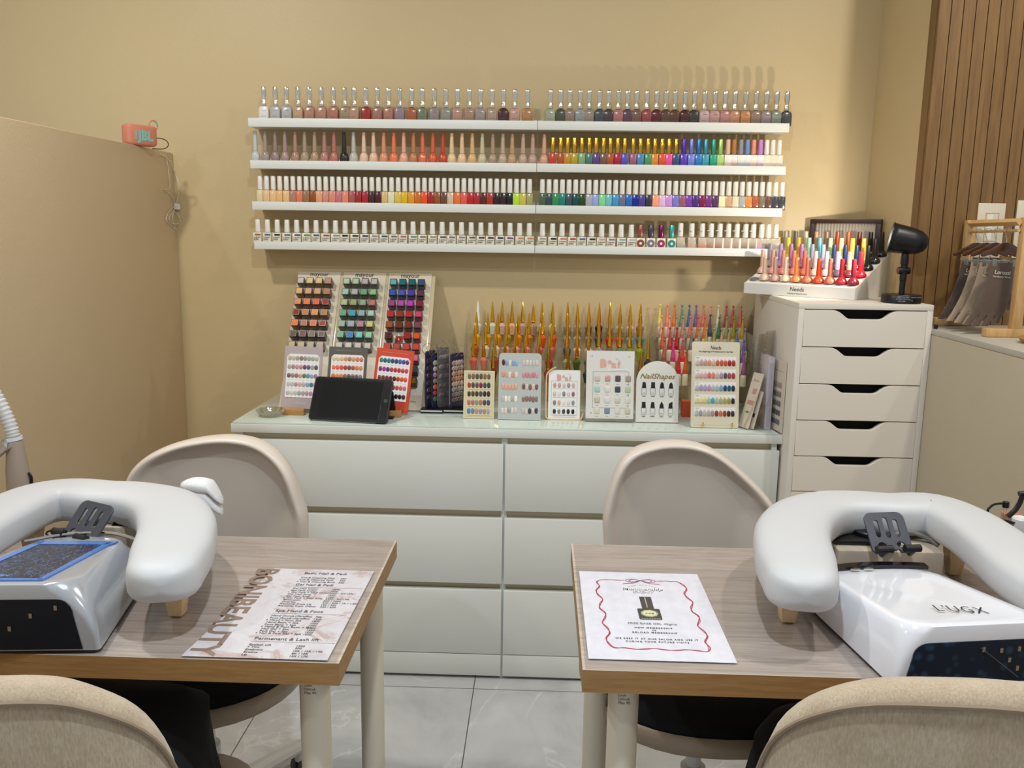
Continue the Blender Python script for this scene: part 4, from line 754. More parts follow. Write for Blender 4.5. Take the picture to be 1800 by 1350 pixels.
# black spot lamp
BASE = V(1582, 520, -0.475); LX, LY = 1.895, -0.475
t = thing('spot_lamp', 'black bullet-shaped spot lamp on a round base, lighting the shelves', 'lamp', (LX, LY, AT + 0.0005))
LBK = mat('lamp_black_enamel', '0e0e0f', 0.38); LGR = mat('lamp_print', 'a8a8a8', 0.5)
bm = new_bm(); lathe(bm, [(0.050, 0), (0.0515, 0.001), (0.0515, 0.021), (0.050, 0.023), (0.010, 0.0235)], 40); done(bm, 'base', LBK, t, ang=50)
for k, (s, zz, a0) in enumerate((('INPUT 100-240V', 0.0165, -2.15), ('OUTPUT DC 5V 2A', 0.0110, -2.2), ('LED LAMP', 0.0055, -2.1), ('MADE IN CHINA', 0.0165, -1.45), ('CE', 0.0080, -1.45))):
    me = text_mesh(s)[0]; q = ob('lettering', me, t, (0.0517 * math.cos(a0), 0.0517 * math.sin(a0) - 0.0006, zz), (PI / 2, 0, a0 + PI / 2 + 0.16), [LGR], (0.0042, 0.0042, 1))
bm = new_bm(); lathe(bm, [(0.0078, 0.023), (0.0078, 0.06), (0.0092, 0.061), (0.0092, 0.105), (0.0105, 0.106), (0.0105, 0.125), (0.0085, 0.135)], 16); done(bm, 'stem', LBK, t)
bm = new_bm(); lathe(bm, [(0.009, -0.016), (0.010, -0.015), (0.010, 0.014), (0.009, 0.016)], 16, M=Matrix.Rotation(PI / 2, 3, 'Y')); done(bm, 'hinge_knob', LBK, t, loc=(0, 0, 0.088))
ax = Vector((-0.93, 0.30, 0.17)).normalized(); q = ax.to_track_quat('Z', 'Y'); hc = Vector((0.004, 0.0, 0.170))
bm = new_bm(); lathe(bm, [(0.0005, -0.052), (0.012, -0.050), (0.022, -0.044), (0.031, -0.030), (0.036, -0.010), (0.0395, 0.030), (0.041, 0.042), (0.0425, 0.043), (0.0425, 0.046), (0.0395, 0.046), (0.037, 0.035), (0.030, -0.015), (0.010, -0.035), (0.0005, -0.036)], 36); sh = done(bm, 'lamp_shade', LBK, t, ang=60, loc=hc); sh.rotation_euler = q.to_euler()
def em(nt, b): b.inputs['Emission Color'].default_value = (1, 0.93, 0.8, 1); b.inputs['Emission Strength'].default_value = 12
bm = new_bm(); lathe(bm, [(0.016, 0.012), (0.016, 0.016)], 20); bl = done(bm, 'bulb', nmat('lit_bulb', em), t, loc=hc); bl.rotation_euler = q.to_euler()
src = Vector((LX, LY, AT)) + hc + ax * 0.040
lamp('spot_lamp_beam', 'SPOT', src, 6, (1.0, 0.93, 0.80), aim=src + Vector((-0.72, 0.66, 0.13)), spot_size=math.radians(138), spot_blend=0.65, shadow_soft_size=0.012)
# ================================================================== speaker and cables on the left
PK = mat('speaker_fabric', 'cf8266', 0.7, bump=0.3, bscale=900); TQ = paint('86b8ac')
ctr = V(241, 250, -0.215); n_ = Vector((0.86, -0.51, 0)).normalized(); exs = Vector((0.51, 0.86, 0)).normalized()
M = Matrix((exs, Vector((0, 0, 1)), n_)).transposed().to_4x4(); M.translation = Vector((-0.341, -0.285, 1.5843))
t = thing('speaker', 'small coral pink speaker lettered in turquoise on top of the left half wall', 'speaker', mtx=M)
W, H = 0.098, 0.062
bm = new_bm(); loft(bm, [[(x + W / 2, y + H / 2, z) for x, y in rr(W * s, H * s, 0.010, 5)] for s, z in ((0.86, 0.0), (0.97, -0.003), (1.0, -0.010), (1.0, -0.030), (0.97, -0.036), (0.88, -0.038))]); done(bm, 'body', PK, t, ang=60)
text(t, 'JBL', W * 0.56, H * 0.27, 0.038, TQ, bold=0.06, sx=0.98); text(t, '!', W * 0.245, H * 0.30, 0.035, TQ, bold=0.05)
bm = new_bm(); tube(bm, [(W + 0.000 + 0.014 * math.cos(a), H + 0.004 + 0.014 * math.sin(a), -0.018) for a in [2 * PI * i / 20 for i in range(20)]], 0.0022, 6, True); done(bm, 'carry_loop', PK, t)
bm = new_bm(); tube(bm, [(W + 0.014 * math.cos(a), H + 0.004 + 0.014 * math.sin(a), -0.018) for a in [0.2 + 1.0 * i / 6 for i in range(7)]], 0.003, 6); done(bm, 'loop_tab', TQ, t)
BC = mat('black_cable', '141210', 0.5)
def P3(px, py, y): return V(px, py, y)
def cable(name, label, pts, r, m_, cat='cable', parts=()):
    bm = new_bm(); tube(bm, smooth_path(pts, 6), r, 6); o = done(bm, name, m_); return tag(o, label, cat)
def W2(px, py, off=0.004):
    d = ray(px, py); p = CAM + d * ((-0.332 + off - CAM.x) / d.x)
    return p if p.y < -off else V(px, py, -off)
cable('power_cable', 'short black cable looping out of the right side of the pink speaker', [V(268, 244, -0.19), V(280, 243, -0.18), V(292, 247, -0.17), V(296, 255, -0.17), V(290, 261, -0.17), V(279, 262, -0.18), V(268, 261, -0.20)], 0.0015, BC)
cable('black_cord', 'black cord end poking out at the left of the pink speaker', [V(198, 252, -0.33) , V(206, 252, -0.32), V(214, 253, -0.28)], 0.0015, BC)
WC = mat('white_cable', 'dcd4c4', 0.4)
cable('white_cable', 'thin white cable hanging down the wall corner, tied in a loose loop', [V(272, 266, -0.19), W2(285, 273), W2(293, 277), W2(302, 290), W2(308, 306), W2(315, 325), W2(314, 342), W2(309, 360), W2(304, 372), W2(297, 384), W2(303, 393), W2(314, 393), W2(317, 387), W2(311, 376), W2(306, 372), W2(303, 384), W2(308, 400)], 0.0013, WC)
cable('white_cable', 'second thin white cable beside the first, kinked to the left near its clip', [W2(292, 276), W2(296, 300), W2(298, 330), W2(289, 334), W2(299, 341), W2(306, 352), W2(307, 362), W2(297, 372), W2(292, 386), W2(300, 395), W2(310, 404)], 0.0011, WC)
p = W2(308, 363, 0.010); bm = new_bm(); box(bm, p.x - 0.009, p.x + 0.009, -0.018, -0.004, p.z - 0.010, p.z + 0.010); tag(done(bm, 'cable_tie', mat('velcro_tie', 'e4dfd4', 0.6), bevel=0.002), 'white fabric tie bundling the cables in the wall corner', 'cable tie')
# ================================================================== tables
ZT = 0.745
TOPW = wood('greige_oak', [(0.3, 'a09382'), (0.5, 'c0b3a2'), (0.7, 'd2c7b8')], (1.4, 26, 1), 6, 0.32, plank=(0.8, 7.5, 1))
EDGEW = wood('oak_edge', [(0.2, '8a653c'), (0.5, 'a37a48'), (0.8, 'b58c58')], (3, 3, 45), 4, 0.5)
def olov(t, x, y):
    LG = mat('cream_enamel', 'ddd3bf', 0.35)
    bm = new_bm(); lathe(bm, [(0.0175, 0.0), (0.0175, 0.20), (0.0225, 0.201), (0.0225, 0.700), (0.021, 0.7085)], 28, (x, y, 0)); g = done(bm, 'leg', LG, t)
    for k, s in enumerate(('Lock', 'Unlock', 'Max 90')):
        q = ob('leg_print', text_mesh(s)[0], g, (x - 0.010, y - 0.0228, 0.69 - 0.006 * k), (PI / 2, 0, 0), [INK], (0.006, 0.006, 1))
def table(label, x0, x1, y0, y1, legs, matlabel):
    t = thing('work_table', label, 'table', ((x0 + x1) / 2, (y0 + y1) / 2, 0), group='oak-topped work tables'); cx, cy = (x0 + x1) / 2, (y0 + y1) / 2
    bm = new_bm(); box(bm, x0 - cx, x1 - cx, y0 - cy, y1 - cy, ZT - 0.036, ZT - 0.002)
    for f in bm.faces:
        f.material_index = 0 if f.normal.z > 0.5 else 1
    bmesh.ops.recalc_face_normals(bm, faces=bm.faces)
    for f in bm.faces: f.material_index = 0 if f.normal.z > 0.5 else 1
    done(bm, 'tabletop', [TOPW, EDGEW], t, smooth=False)
    for lx, ly in legs: olov(t, lx - cx, ly - cy)
    bm = new_bm(); box(bm, x0 + 0.004, x1 - 0.004, y0 + 0.001, y1 - 0.004, ZT - 0.0018, ZT); q = done(bm, 'table_protector', clear('vinyl_sheet', 'faf9fb', 0.07, 0.38), None, smooth=False); tag(q, matlabel, 'table protector')
table('oak-topped work table on the left, price list on its right end', -0.328, 0.624, -1.786, -1.298, [(0.575, -1.735), (0.584, -1.36), (-0.285, -1.735), (-0.285, -1.36)], 'clear vinyl sheet covering the left work table')
table('oak-topped work table on the right, membership poster on its left end', 0.9665, 1.95, -1.783, -1.290, [(1.030, -1.735), (1.015, -1.42), (1.89, -1.735), (1.89, -1.36)], 'clear vinyl sheet covering the right work table')
# --- price list
X0, X1, Y0, Y1 = 0.392, 0.611, -1.783, -1.459
M = Matrix.Translation((X0, Y0, ZT + 0.0003)); t = thing('price_list', 'marble-patterned paper price list lying on the left table', 'price list', mtx=M); W, H = X1 - X0, Y1 - Y0
def marb(nt, b):
    v = coords(nt); n = noise(nt, v, 9, 8, 0.65, 1.0); c = ramp(nt, n, [(0.3, 'bdb6b8'), (0.5, 'd0cbce'), (0.7, 'bfb5b8')])
    n2 = noise(nt, coords(nt, (1, 1, 1), (3.1, 2.2, 0)), 11, 9, 0.7, 1.4); k = ramp(nt, n2, [(0.0, '000000'), (0.54, '000000'), (0.62, 'ffffff'), (0.70, '404040')])
    mx = nt.nodes.new('ShaderNodeMix'); mx.data_type = 'RGBA'; mx.inputs['B'].default_value = lin('a87c68'); nt.links.new(c, mx.inputs['A']); ml = nt.nodes.new('ShaderNodeMath'); ml.operation = 'MULTIPLY'; ml.inputs[1].default_value = 0.6; nt.links.new(k, ml.inputs[0]); nt.links.new(ml.outputs[0], mx.inputs['Factor'])
    nt.links.new(mx.outputs['Result'], b.inputs['Base Color']); b.inputs['Roughness'].default_value = 0.35
bm = new_bm(); loft(bm, [[(0.006, 0, z), (W - 0.004, 0, z), (W, H, z), (0.040, H, z)] for z in (0, 0.0004)]); done(bm, 'paper', nmat('marbled_paper', marb), t, smooth=False)
BR_ = paint('8a7466'); GY = paint('4a4446')
me, a, b = text_mesh('BONIBEAUTY', bold=0.028)
s_ = 0.044; L_ = (b - a) * s_
q = ob('vertical_title', me, t, (0.013, H - 0.001, 0.0007), (0, 0, -PI / 2), [BR_], ((H - 0.004) / (b - a), 0.0545, 1))
def at(px, py): p = U(px, py, ZT + 0.0005); return p.x - X0, p.y - Y0
HD = [('Basic Nail & Pedi', 535, 1009, 610), ('Gel Nail & Pedi', 519, 1029, 586), ('Spa Hand & Foot', 484, 1075, 569), ('Permenant & Lash lift', 447, 1124, 562)]
for s, px, py, pe in HD:
    x, y = at(px, py); x2, _ = at(pe, py); text(t, s, x, y - 0.001, 0.0125, GY, 'L', z=0.0008, bold=0.008, width=x2 - x)
for (px, py, pe) in ((517, 1031, 638), (480, 1077, 610), (442, 1126, 590)):
    x, y = at(px, py); x2, _ = at(pe, py + 3); bm = new_bm(); box(bm, x, x2, y - 0.0025, y - 0.0021, 0.0004, 0.0007); done(bm, 'rule_line', GY, t)
LN_ = [('Cut & Cleaning Nail', '350', 529, 1016, 600), ('Cut & Cleaning Pedi', '350', 526, 1019.5, 598), ('+ Cut & Cleaning Both', '600', 521, 1023, 596),
 ('Gel Nail Color', '1400', 514, 1035, 586), ('Gel Pedi Color', '1500', 511, 1038.5, 583), ('+ Gel Pedi + Nail Color', '2600 - DC10%', 505, 1041.5, 580), ('Gel Nail Arts', '1600-', 505, 1045, 578), ('Gel Pedi Arts', '1700-', 502, 1048.5, 575), ('+ Gel Pedi + Nail Arts', '2950 - DC10%', 497, 1051.5, 573), ('Extension', '300 / 3000', 498, 1055, 570), ('Overlay', '500 / 600 / 1K / 1.5K', 495, 1058.5, 568), ('Removal from Us', '150 / 350', 492, 1062, 566), ('Removal from Other', '550 / 600', 489, 1065.5, 564),
 ('Hand (Scrub+Paraffin)', '700', 477, 1083, 556), ('Foot (Scrub+Paraffin)', '1300', 474, 1087, 553), ('+ Hand + Foot Spa', '1800', 467, 1090.5, 550), ('Hand Basic + Spa', '1050', 468, 1094.5, 547), ('Foot Basic + Spa', '1700', 465, 1098.5, 544), ('+ Hand & Foot Basic + Spa', '2400', 458, 1102, 541), ('Nail Gel + Spa', '1350', 459, 1106, 541), ('Pedi Gel + Spa', '1550', 456, 1110, 538), ('+ Nail & Pedi Gel + Spa', '1600', 448, 1113.5, 535),
 ('Eyelash Lift', '1500', 438, 1134, 523), ('+ Tint', '500', 434, 1138, 520), ('Eyebrow', '10K / 12K / 14K', 431, 1142.5, 517), ('Eyeline', '8K / 10K', 428, 1147, 514), ('Lip', '15K / 17K', 424, 1151.5, 511)]
for s, pr, px, py, pp in LN_:
    x, y = at(px, py); x2, _ = at(pp, py); text(t, s, x, y - 0.001, 0.0074, GY, 'L', z=0.0008, bold=0.012, sx=0.98); text(t, pr, x2, y - 0.002, 0.0074, GY, 'L', z=0.0008, bold=0.012, sx=0.9)
# --- membership poster
X0, X1, Y0, Y1 = 0.976, 1.187, -1.755, -1.434
M = Matrix.Translation((X0, Y0, ZT + 0.0003)); t = thing('membership_poster', 'white membership event poster with a red ribbon border on the right table', 'poster', mtx=M); W, H = X1 - X0, Y1 - Y0
def pst(nt, b):
    v = coords(nt, (1, 1, 1)); wv = nt.nodes.new('ShaderNodeTexWave'); wv.inputs['Scale'].default_value = 16; nt.links.new(v, wv.inputs['Vector']); n = noise(nt, v, 30, 6, 0.6); c = ramp(nt, n, [(0.3, 'cfcfd8'), (0.6, 'dcdbe2')])
    mx = nt.nodes.new('ShaderNodeMix'); mx.data_type = 'RGBA'; mx.inputs['B'].default_value = lin('d6cbd2'); k = ramp(nt, wv.outputs['Fac'], [(0.45, '000000'), (0.55, '707070')]); nt.links.new(k, mx.inputs['Factor']); nt.links.new(c, mx.inputs['A']); nt.links.new(mx.outputs['Result'], b.inputs['Base Color']); b.inputs['Roughness'].default_value = 0.4
bm = new_bm(); box(bm, 0, W, 0, H, 0, 0.0004); done(bm, 'paper', nmat('poster_paper', pst), t, smooth=False)
RD = paint('a8344c')
def strip(bm, P, w0, z=0.0007):
    for i in range(len(P) - 1):
        a, b = P[i], P[i + 1]; d = (b - a).normalized(); n = Vector((-d.y, d.x, 0)) * w0; v = [bm.verts.new(p) for p in (a - n, b - n, b + n, a + n)]
        for q in v: q.co.z = z
        bm.faces.new(v)
bm = new_bm(); mg = 0.026
def wavyp(a, b, n, amp, ph=0.0):
    a, b = Vector(a), Vector(b); d = (b - a); L = d.length; d.normalize(); nn = Vector((-d.y, d.x, 0)); return [a + d * (L * i / n) + nn * amp * math.sin(i * 1.9 + ph) for i in range(n + 1)]
yt = H - 0.036; yb = 0.034; xl = 0.028; xr = W - 0.030
for off in (0, 1.0):
    A_ = wavyp((W * 0.37, yt, 0), (xl + 0.008, yt, 0), 4, 0.0012, off) + wavyp((xl, yt - 0.012, 0), (xl + 0.006, yb + 0.012, 0), 13, 0.0045, off * 0.5) + wavyp((xl + 0.012, yb, 0), (xr - 0.006, yb - 0.001, 0), 9, 0.0022, off) + wavyp((xr, yb + 0.010, 0), (xr - 0.004, yt - 0.014, 0), 13, 0.0045, off * 0.6) + wavyp((xr - 0.012, yt, 0), (W * 0.63, yt, 0), 4, 0.0012, off)
    strip(bm, smooth_path(A_, 5), 0.0006 if off else 0.0009, 0.0006 + 0.0001 * off)
done(bm, 'ribbon_border', RD, t, smooth=False)
bm = new_bm()
for s in (-1, 1):
    for k in (1, 0.78): strip(bm, smooth_path([(W / 2, yt, 0), (W / 2 + s * 0.016 * k, yt + 0.006 * k, 0), (W / 2 + s * 0.026 * k, yt - 0.001, 0), (W / 2 + s * 0.016 * k, yt - 0.008 * k, 0), (W / 2, yt, 0)], 6), 0.0007)
    strip(bm, smooth_path([(W / 2, yt, 0), (W / 2 + s * 0.012, yt - 0.011, 0), (W / 2 + s * 0.022, yt - 0.013, 0), (W / 2 + s * 0.032, yt - 0.016, 0)], 6), 0.0009, 0.0008)
done(bm, 'ribbon_bow', RD, t, smooth=False)
cx = W * 0.50; DK = paint('3a3836'); GB = paint('7c8078')
for i, ch in enumerate('BONIBEAUTY'): text(t, ch, cx - 0.022 + 0.0049 * i, yt - 0.021 - 0.0004 * (i - 4.5) ** 2, 0.005, paint('8c8c8c'), z=0.0007)
text(t, 'Membership', cx, H - 0.078, 0.0155, DK, bold=0.03, shear=0.2, z=0.0006, width=0.068); text(t, 'Membership', cx, H - 0.078, 0.0155, paint('f4f0ea'), bold=-0.002, shear=0.2, z=0.0009, width=0.065)
text(t, 'EVENT', cx, H - 0.089, 0.012, DK, bold=0.035, shear=0.15, z=0.0006, width=0.036); text(t, 'EVENT', cx, H - 0.089, 0.012, paint('f4f0ea'), bold=-0.002, z=0.0009, shear=0.15, width=0.034)
CH_ = paint('4a4440'); bm = new_bm(); prism(bm, [(cx - 0.0095, H - 0.150), (cx + 0.0095, H - 0.150), (cx + 0.0098, H - 0.104), (cx - 0.0098, H - 0.104)], 0.0005, 0.0009); prism(bm, [(x + cx, y + H - 0.170) for x, y in rr(0.036, 0.040, 0.003, 3)], 0.0005, 0.0009); done(bm, 'bottle_drawing', CH_, t, smooth=False)
bm = new_bm(); prism(bm, [(cx - 0.0015, H - 0.146), (cx + 0.000, H - 0.146), (cx + 0.000, H - 0.106), (cx - 0.0015, H - 0.106)], 0.0009, 0.0011); done(bm, 'highlight_line', paint('b8b4b0'), t, smooth=False)
bm = new_bm(); prism(bm, [(cx + 0.0135 * math.cos(a) * (1 + 0.04 * math.cos(9 * a)), H - 0.168 + 0.0125 * math.sin(a) * (1 + 0.04 * math.cos(9 * a))) for a in [2 * PI * i / 40 for i in range(40)]], 0.0009, 0.0011); done(bm, 'bottle_crest', paint('a8b498'), t, smooth=False)
bm = new_bm(); prism(bm, [(cx + 0.0105 * math.cos(a), H - 0.168 + 0.0095 * math.sin(a)) for a in [2 * PI * i / 30 for i in range(30)]], 0.0011, 0.0013); done(bm, 'crest_centre', paint('d8d4a8'), t, smooth=False)
for k in (-1, 0, 1): bm = new_bm(); prism(bm, [(cx + 0.005 * k + 0.002 * math.cos(a), H - 0.169 + 0.003 * math.sin(a)) for a in [2 * PI * i / 10 for i in range(10)]], 0.0013, 0.0014); done(bm, 'crest_dot', paint(('c88c30', 'c87038', '8c5c28')[k + 1]), t, smooth=False)
tinytext(t, cx - 0.015, cx + 0.015, H - 0.187, 0.0016, paint('d8d4d0'), z=0.0012)
text(t, 'FREE BASE GEL 45gms', cx, H - 0.207, 0.0085, GB, bold=0.02, z=0.0007, width=0.076)
for s, yy, ww in (('NEW MEMBERSHIP', H - 0.221, 0.058), ('OR', H - 0.229, 0.006), ('RELOAD MEMBERSHIP', H - 0.237, 0.068), ('WE KEEP IT AT OUR SALON AND USE IT', H - 0.258, 0.124), ('DURING YOUR FUTURE VISITS', H - 0.267, 0.094)):
    text(t, s, cx, yy, 0.0068, DK, bold=0.03, z=0.0007, width=ww, spacing=1.35)
# ================================================================== arm pads
LEATH = mat('white_leatherette', 'c8c8c9', 0.5, bump=0.05, bscale=700)
def pad(label, pts, ws, tk, legs):
    P = smooth_path([(p.x, p.y, 0) for p in pts], 6); nW = []
    for i in range(len(pts) - 1):
        for k in range(6): f = k / 6; f = f * f * (3 - 2 * f); nW.append(ws[i] * (1 - f) + ws[i + 1] * f)
    nW.append(ws[-1]); zc = pts[0].z; bm = new_bm(); rings = []; N = len(P); n = 28
    cx = sum(p.x for p in P) / N; cy = sum(p.y for p in P) / N
    def ring(c, d, w, th):
        s = Vector((-d.y, d.x, 0)); out = []
        for k in range(n):
            a = 2 * PI * k / n; ca, sa = math.cos(a), math.sin(a)
            out.append(Vector((c.x, c.y, zc)) + s * w * math.copysign(abs(ca) ** 0.62, ca) + Vector((0, 0, th * (math.copysign(abs(sa) ** 0.62, sa)) - (0.004 if sa < 0 else 0))))
        return out
    for i in range(N):
        d = (P[min(i + 1, N - 1)] - P[max(i - 1, 0)]).normalized()
        if i == 0:
            for a in (0.02, 0.25, 0.5, 0.75, 1.0, 1.25): rings.append(ring(P[0] - d * ws[0] * math.cos(a), d, ws[0] * math.sin(a) ** 0.9, tk * math.sin(a) ** 0.7))
        rings.append(ring(P[i], d, nW[i], tk))
        if i == N - 1:
            for a in (1.25, 1.0, 0.75, 0.5, 0.25, 0.02): rings.append(ring(P[-1] + d * ws[-1] * math.cos(a), d, ws[-1] * math.sin(a) ** 0.9, tk * math.sin(a) ** 0.7))
    loft(bm, rings); t = thing('arm_rest', label, 'arm rest', (cx, cy, ZT), group='white cushioned arm rests'); O = Vector((cx, cy, ZT))
    for v in bm.verts: v.co -= O
    done(bm, 'cushion', LEATH, t, ang=80)
    for lx, ly, sx in legs:
        bm = new_bm(); top = ZP - ZT - tk; loft(bm, [[(lx - cx + a * s - sx * (z / top) * 0.018, ly - cy + b * s, z) for a, b in ((-1, -1), (1, -1), (1, 1), (-1, 1))] for s, z in ((0.011, 0.0005), (0.018, top + 0.006))]); done(bm, 'wooden_foot', wood('pale_beech', [(0.3, 'c8a878'), (0.7, 'd8bc90')], (20, 20, 3), 4), t, bevel=0.002)
ZP = 0.836
def pp(L): return [U(x, y, ZP) for x, y in L]
R_ = pp([(1408, 1024), (1397, 985), (1392, 945), (1412, 915), (1455, 900), (1510, 898), (1570, 902), (1640, 903), (1702, 930), (1755, 967), (1808, 1012), (1865, 1050), (1925, 1085)])
pad('white cushioned arm rest curving over the white nail lamp on the right table', R_, [0.054, 0.0615, 0.0625, 0.060, 0.055, 0.051, 0.050, 0.052, 0.055, 0.056, 0.056, 0.056, 0.055], 0.032, [(1.297, -1.610, 0), (1.655, -1.395, 0), (1.692, -1.66, 0)])
L_ = pp([(290, 1008), (305, 968), (312, 930), (292, 898), (240, 884), (180, 880), (120, 876), (62, 886), (0, 915), (-60, 948), (-120, 988), (-180, 1033)])
pad('white cushioned arm rest curving over the silver-blue nail lamp on the left table', L_, [0.054, 0.0625, 0.0635, 0.061, 0.055, 0.052, 0.052, 0.054, 0.056, 0.057, 0.056, 0.056], 0.032, [(0.337, -1.650, 0), (-0.03, -1.42, 0), (-0.062, -1.60, 0)])
# towel tucked behind the left arm rest
t = thing('towel', 'folded white towel poking out behind the left arm rest', 'towel', (V(355, 872, -1.27).x, -1.27, V(355, 872, -1.27).z)); bm = new_bm()
TW = mat('terry_cloth', 'e8e8e8', 0.9, bump=0.6, bscale=900)
for j, (w_, h_, dz) in enumerate(((0.088, 0.040, 0.0), (0.078, 0.030, 0.021))):
    rings = []
    for i in range(11):
        f = i / 10; e = math.sin(PI * min(1, max(0, f * 0.9 + 0.08))) ** 0.4; droop = -0.030 * max(0, f - 0.72) / 0.28
        rings.append([((f - 0.55) * w_ + 0.006 * j, y * 0.05 * e, dz + z * h_ * e * (1 - 0.25 * f) + droop + 0.002 * math.sin(5 * f)) for y, z in rr(1, 1, 0.38, 4)])
    loft(bm, rings)
done(bm, 'folded_cloth', TW, t, ang=80)
# ================================================================== nail lamps
def outl(w, d, rf, rb, taper, n=6):
    """plan outline, front at y=0 (towards camera), back at y=d"""
    P = []
    for (x, y, r, a0) in ((w / 2 - rf, rf, rf, 270), ( w / 2 * taper - rb, d - rb, rb, 0), (-w / 2 * taper + rb, d - rb, rb, 90), (-w / 2 + rf, rf, rf, 180)):
        for i in range(n + 1): a = math.radians(a0 + 90 * i / n); P.append((x + r * math.cos(a), y + r * math.sin(a)))
    return P
def nlamp(name, label, x, y, rotz, w, d, hf, hb, m_, toptaper, front_m, ex=0.0, tp=0.86):
    t = thing(name, label, 'nail lamp', (x, y, ZT + 0.0006), rotz)
    base = outl(w, d, 0.006, 0.035, tp); top = outl(w * toptaper, d * 0.97, 0.042, 0.06, tp * 0.95)
    def H(yy): f = max(0, min(1, yy / d)); return hf + (hb - hf) * f
    rings = [[(a, b, 0.003) for a, b in base]]
    for f in (0.25, 0.5, 0.75, 0.92): rings.append([(p[0] * (1 - f ** 2.2) + q[0] * f ** 2.2, (p[1] * (1 - f ** 2.2) + (q[1] + 0.002) * f ** 2.2), H(q[1]) * (f * 0.97)) for p, q in zip(base, top)])
    rings.append([(q[0] * 0.985, q[1] + 0.004, H(q[1])) for q in top]); rings.append([(q[0] * 0.955, 0.01 + q[1] * 0.95, H(q[1]) + 0.002) for q in top])
    for s in (0.85, 0.6, 0.3, 0.02): rings.append([(q[0] * s, d / 2 + (q[1] - d / 2) * s, H(d / 2 + (q[1] - d / 2) * s) + 0.0025 - ex * (1 - s)) for q in top])
    bm = new_bm(); loft(bm, rings); done(bm, 'housing', m_, t, ang=50)
    bm = new_bm(); loft(bm, [[(a, b, z) for a, b in outl(w * 0.98, d * 0.98, 0.006, 0.035, tp)] for z in (0.0, 0.003)]); done(bm, 'base_plate', BLACK, t)
    return t, H
GW = mat('glossy_white_shell', 'e6e6ec', 0.12, 0, 0.6)
XR, YR, RR = 1.5185, -1.800, 0.0
t, Hf = nlamp('nail_lamp', 'large glossy white nail lamp lettered L\'UGX on the right table', 1.497, -1.800, math.radians(9), 0.232, 0.285, 0.087, 0.054, GW, 0.90, None, 0.005, 0.98)
def deep(nt, b):
    v = coords(nt); vo = nt.nodes.new('ShaderNodeTexVoronoi'); vo.inputs['Scale'].default_value = 55; nt.links.new(v, vo.inputs['Vector']); c = ramp(nt, vo.outputs['Distance'], [(0.15, '24405c'), (0.4, '0a2036')]); nt.links.new(c, b.inputs['Base Color']); b.inputs['Roughness'].default_value = 0.12
DEEP = nmat('dark_blue_reflector', deep)
def window(t, pts, y0, y1, z0, z1, leds, m_=DEEP):
    # arched opening on the sloping front face: pts in (x, h 0..1)
    bm = new_bm(); f = lambda h: y0 + (y1 - y0) * h ** 2.0
    ring = [(x, f(h) - 0.0016, z0 + (z1 - z0) * h) for x, h in pts]; c = (sum(p[0] for p in pts) / len(pts), f(0.5) - 0.0012, z0 + (z1 - z0) * 0.5)
    loft(bm, [ring, [(x, y + 0.004, z) for x, y, z in ring]]); o = done(bm, 'front_opening', m_, t, smooth=False)
    for (x, h) in leds:
        bm = new_bm(); box(bm, x - 0.0022, x + 0.0022, f(h) - 0.0028, f(h) - 0.0014, z0 + (z1 - z0) * h - 0.004, z0 + (z1 - z0) * h + 0.003); done(bm, 'led_chip', CHROME, o)
    return o
def archp(xa, xb, r, n=6):
    P = [(xa, 0.02), (xb, 0.02)]
    for i in range(n + 1): a = PI / 2 * i / n; P.append((xb - 0.010 - r + r * math.cos(a), 1 - r * 14 * (1 - math.sin(a))))
    for i in range(n + 1): a = PI / 2 + PI / 2 * i / n; P.append((xa + 0.010 + r + r * math.cos(a), 1 - r * 14 * (1 - math.sin(a))))
    return P
window(t, archp(-0.105, 0.105, 0.022), 0.000, 0.0012, 0.004, 0.066, [(0.006 + 0.013 * i, h) for i, h in ((0, .82), (2, .78), (3, .55), (4, .8), (5, .6), (4, .35), (6, .4))])
bm = new_bm(); tube(bm, [(0.0, -0.0035, 0.058), (0.06, -0.003, 0.012)], 0.0006, 5); done(bm, 'cut_line', mat('grey_line', '5c6068', 0.4), t)
def LUGX(t):
    m_ = paint('1a1a20'); me, a, b = text_mesh("L'UGX", bold=0.0, spacing=1.1)
    q = ob('brand_lettering', me, t, (-0.026, 0.058, Hf(0.058) + 0.0035), (math.atan2(-0.025, 0.285) , 0, math.radians(-12)), [m_], (0.0235, 0.036, 1)); return q
LUGX(t)
bm = new_bm(); loft(bm, [[(x, 0.250 + 0.022 * math.cos(x * 12) + dy, Hf(0.26) + 0.001 + dz) for dy, dz in ((0, 0), (0.0, 0.006), (0.013, 0.007), (0.015, -0.005))] for x in [-0.092 + 0.184 * i / 16 for i in range(17)]]); done(bm, 'control_panel', mat('black_gloss', '0c0c10', 0.1), t)
for k in (-0.035, -0.012): bm = new_bm(); lathe(bm, [(0.006, 0), (0.006, 0.0012)], 14, (k, 0.262, Hf(0.26) + 0.0050), ell=(1.4, 0.6)); done(bm, 'button', CHROME, t)
for k in range(3):
    bm = new_bm(); tube(bm, [(-0.045 + 0.013 * k + 0.02 * math.cos(a), 0.2 + 0.03 * math.sin(a), Hf(0.2 + 0.03 * math.sin(a)) - 0.0005) for a in [1.6 + 1.6 * i / 8 for i in range(9)]], 0.0012, 5); done(bm, 'embossed_arc', GW, t)
SB = mat('pearl_silver_shell', 'b8bcc2', 0.2, 0.35, 0.5)
t, Hf = nlamp('nail_lamp', 'silver nail lamp with a blue film-covered display on the left table', 0.148, -1.790, math.radians(5), 0.262, 0.290, 0.100, 0.068, SB, 0.76, None, 0.0, 0.80)
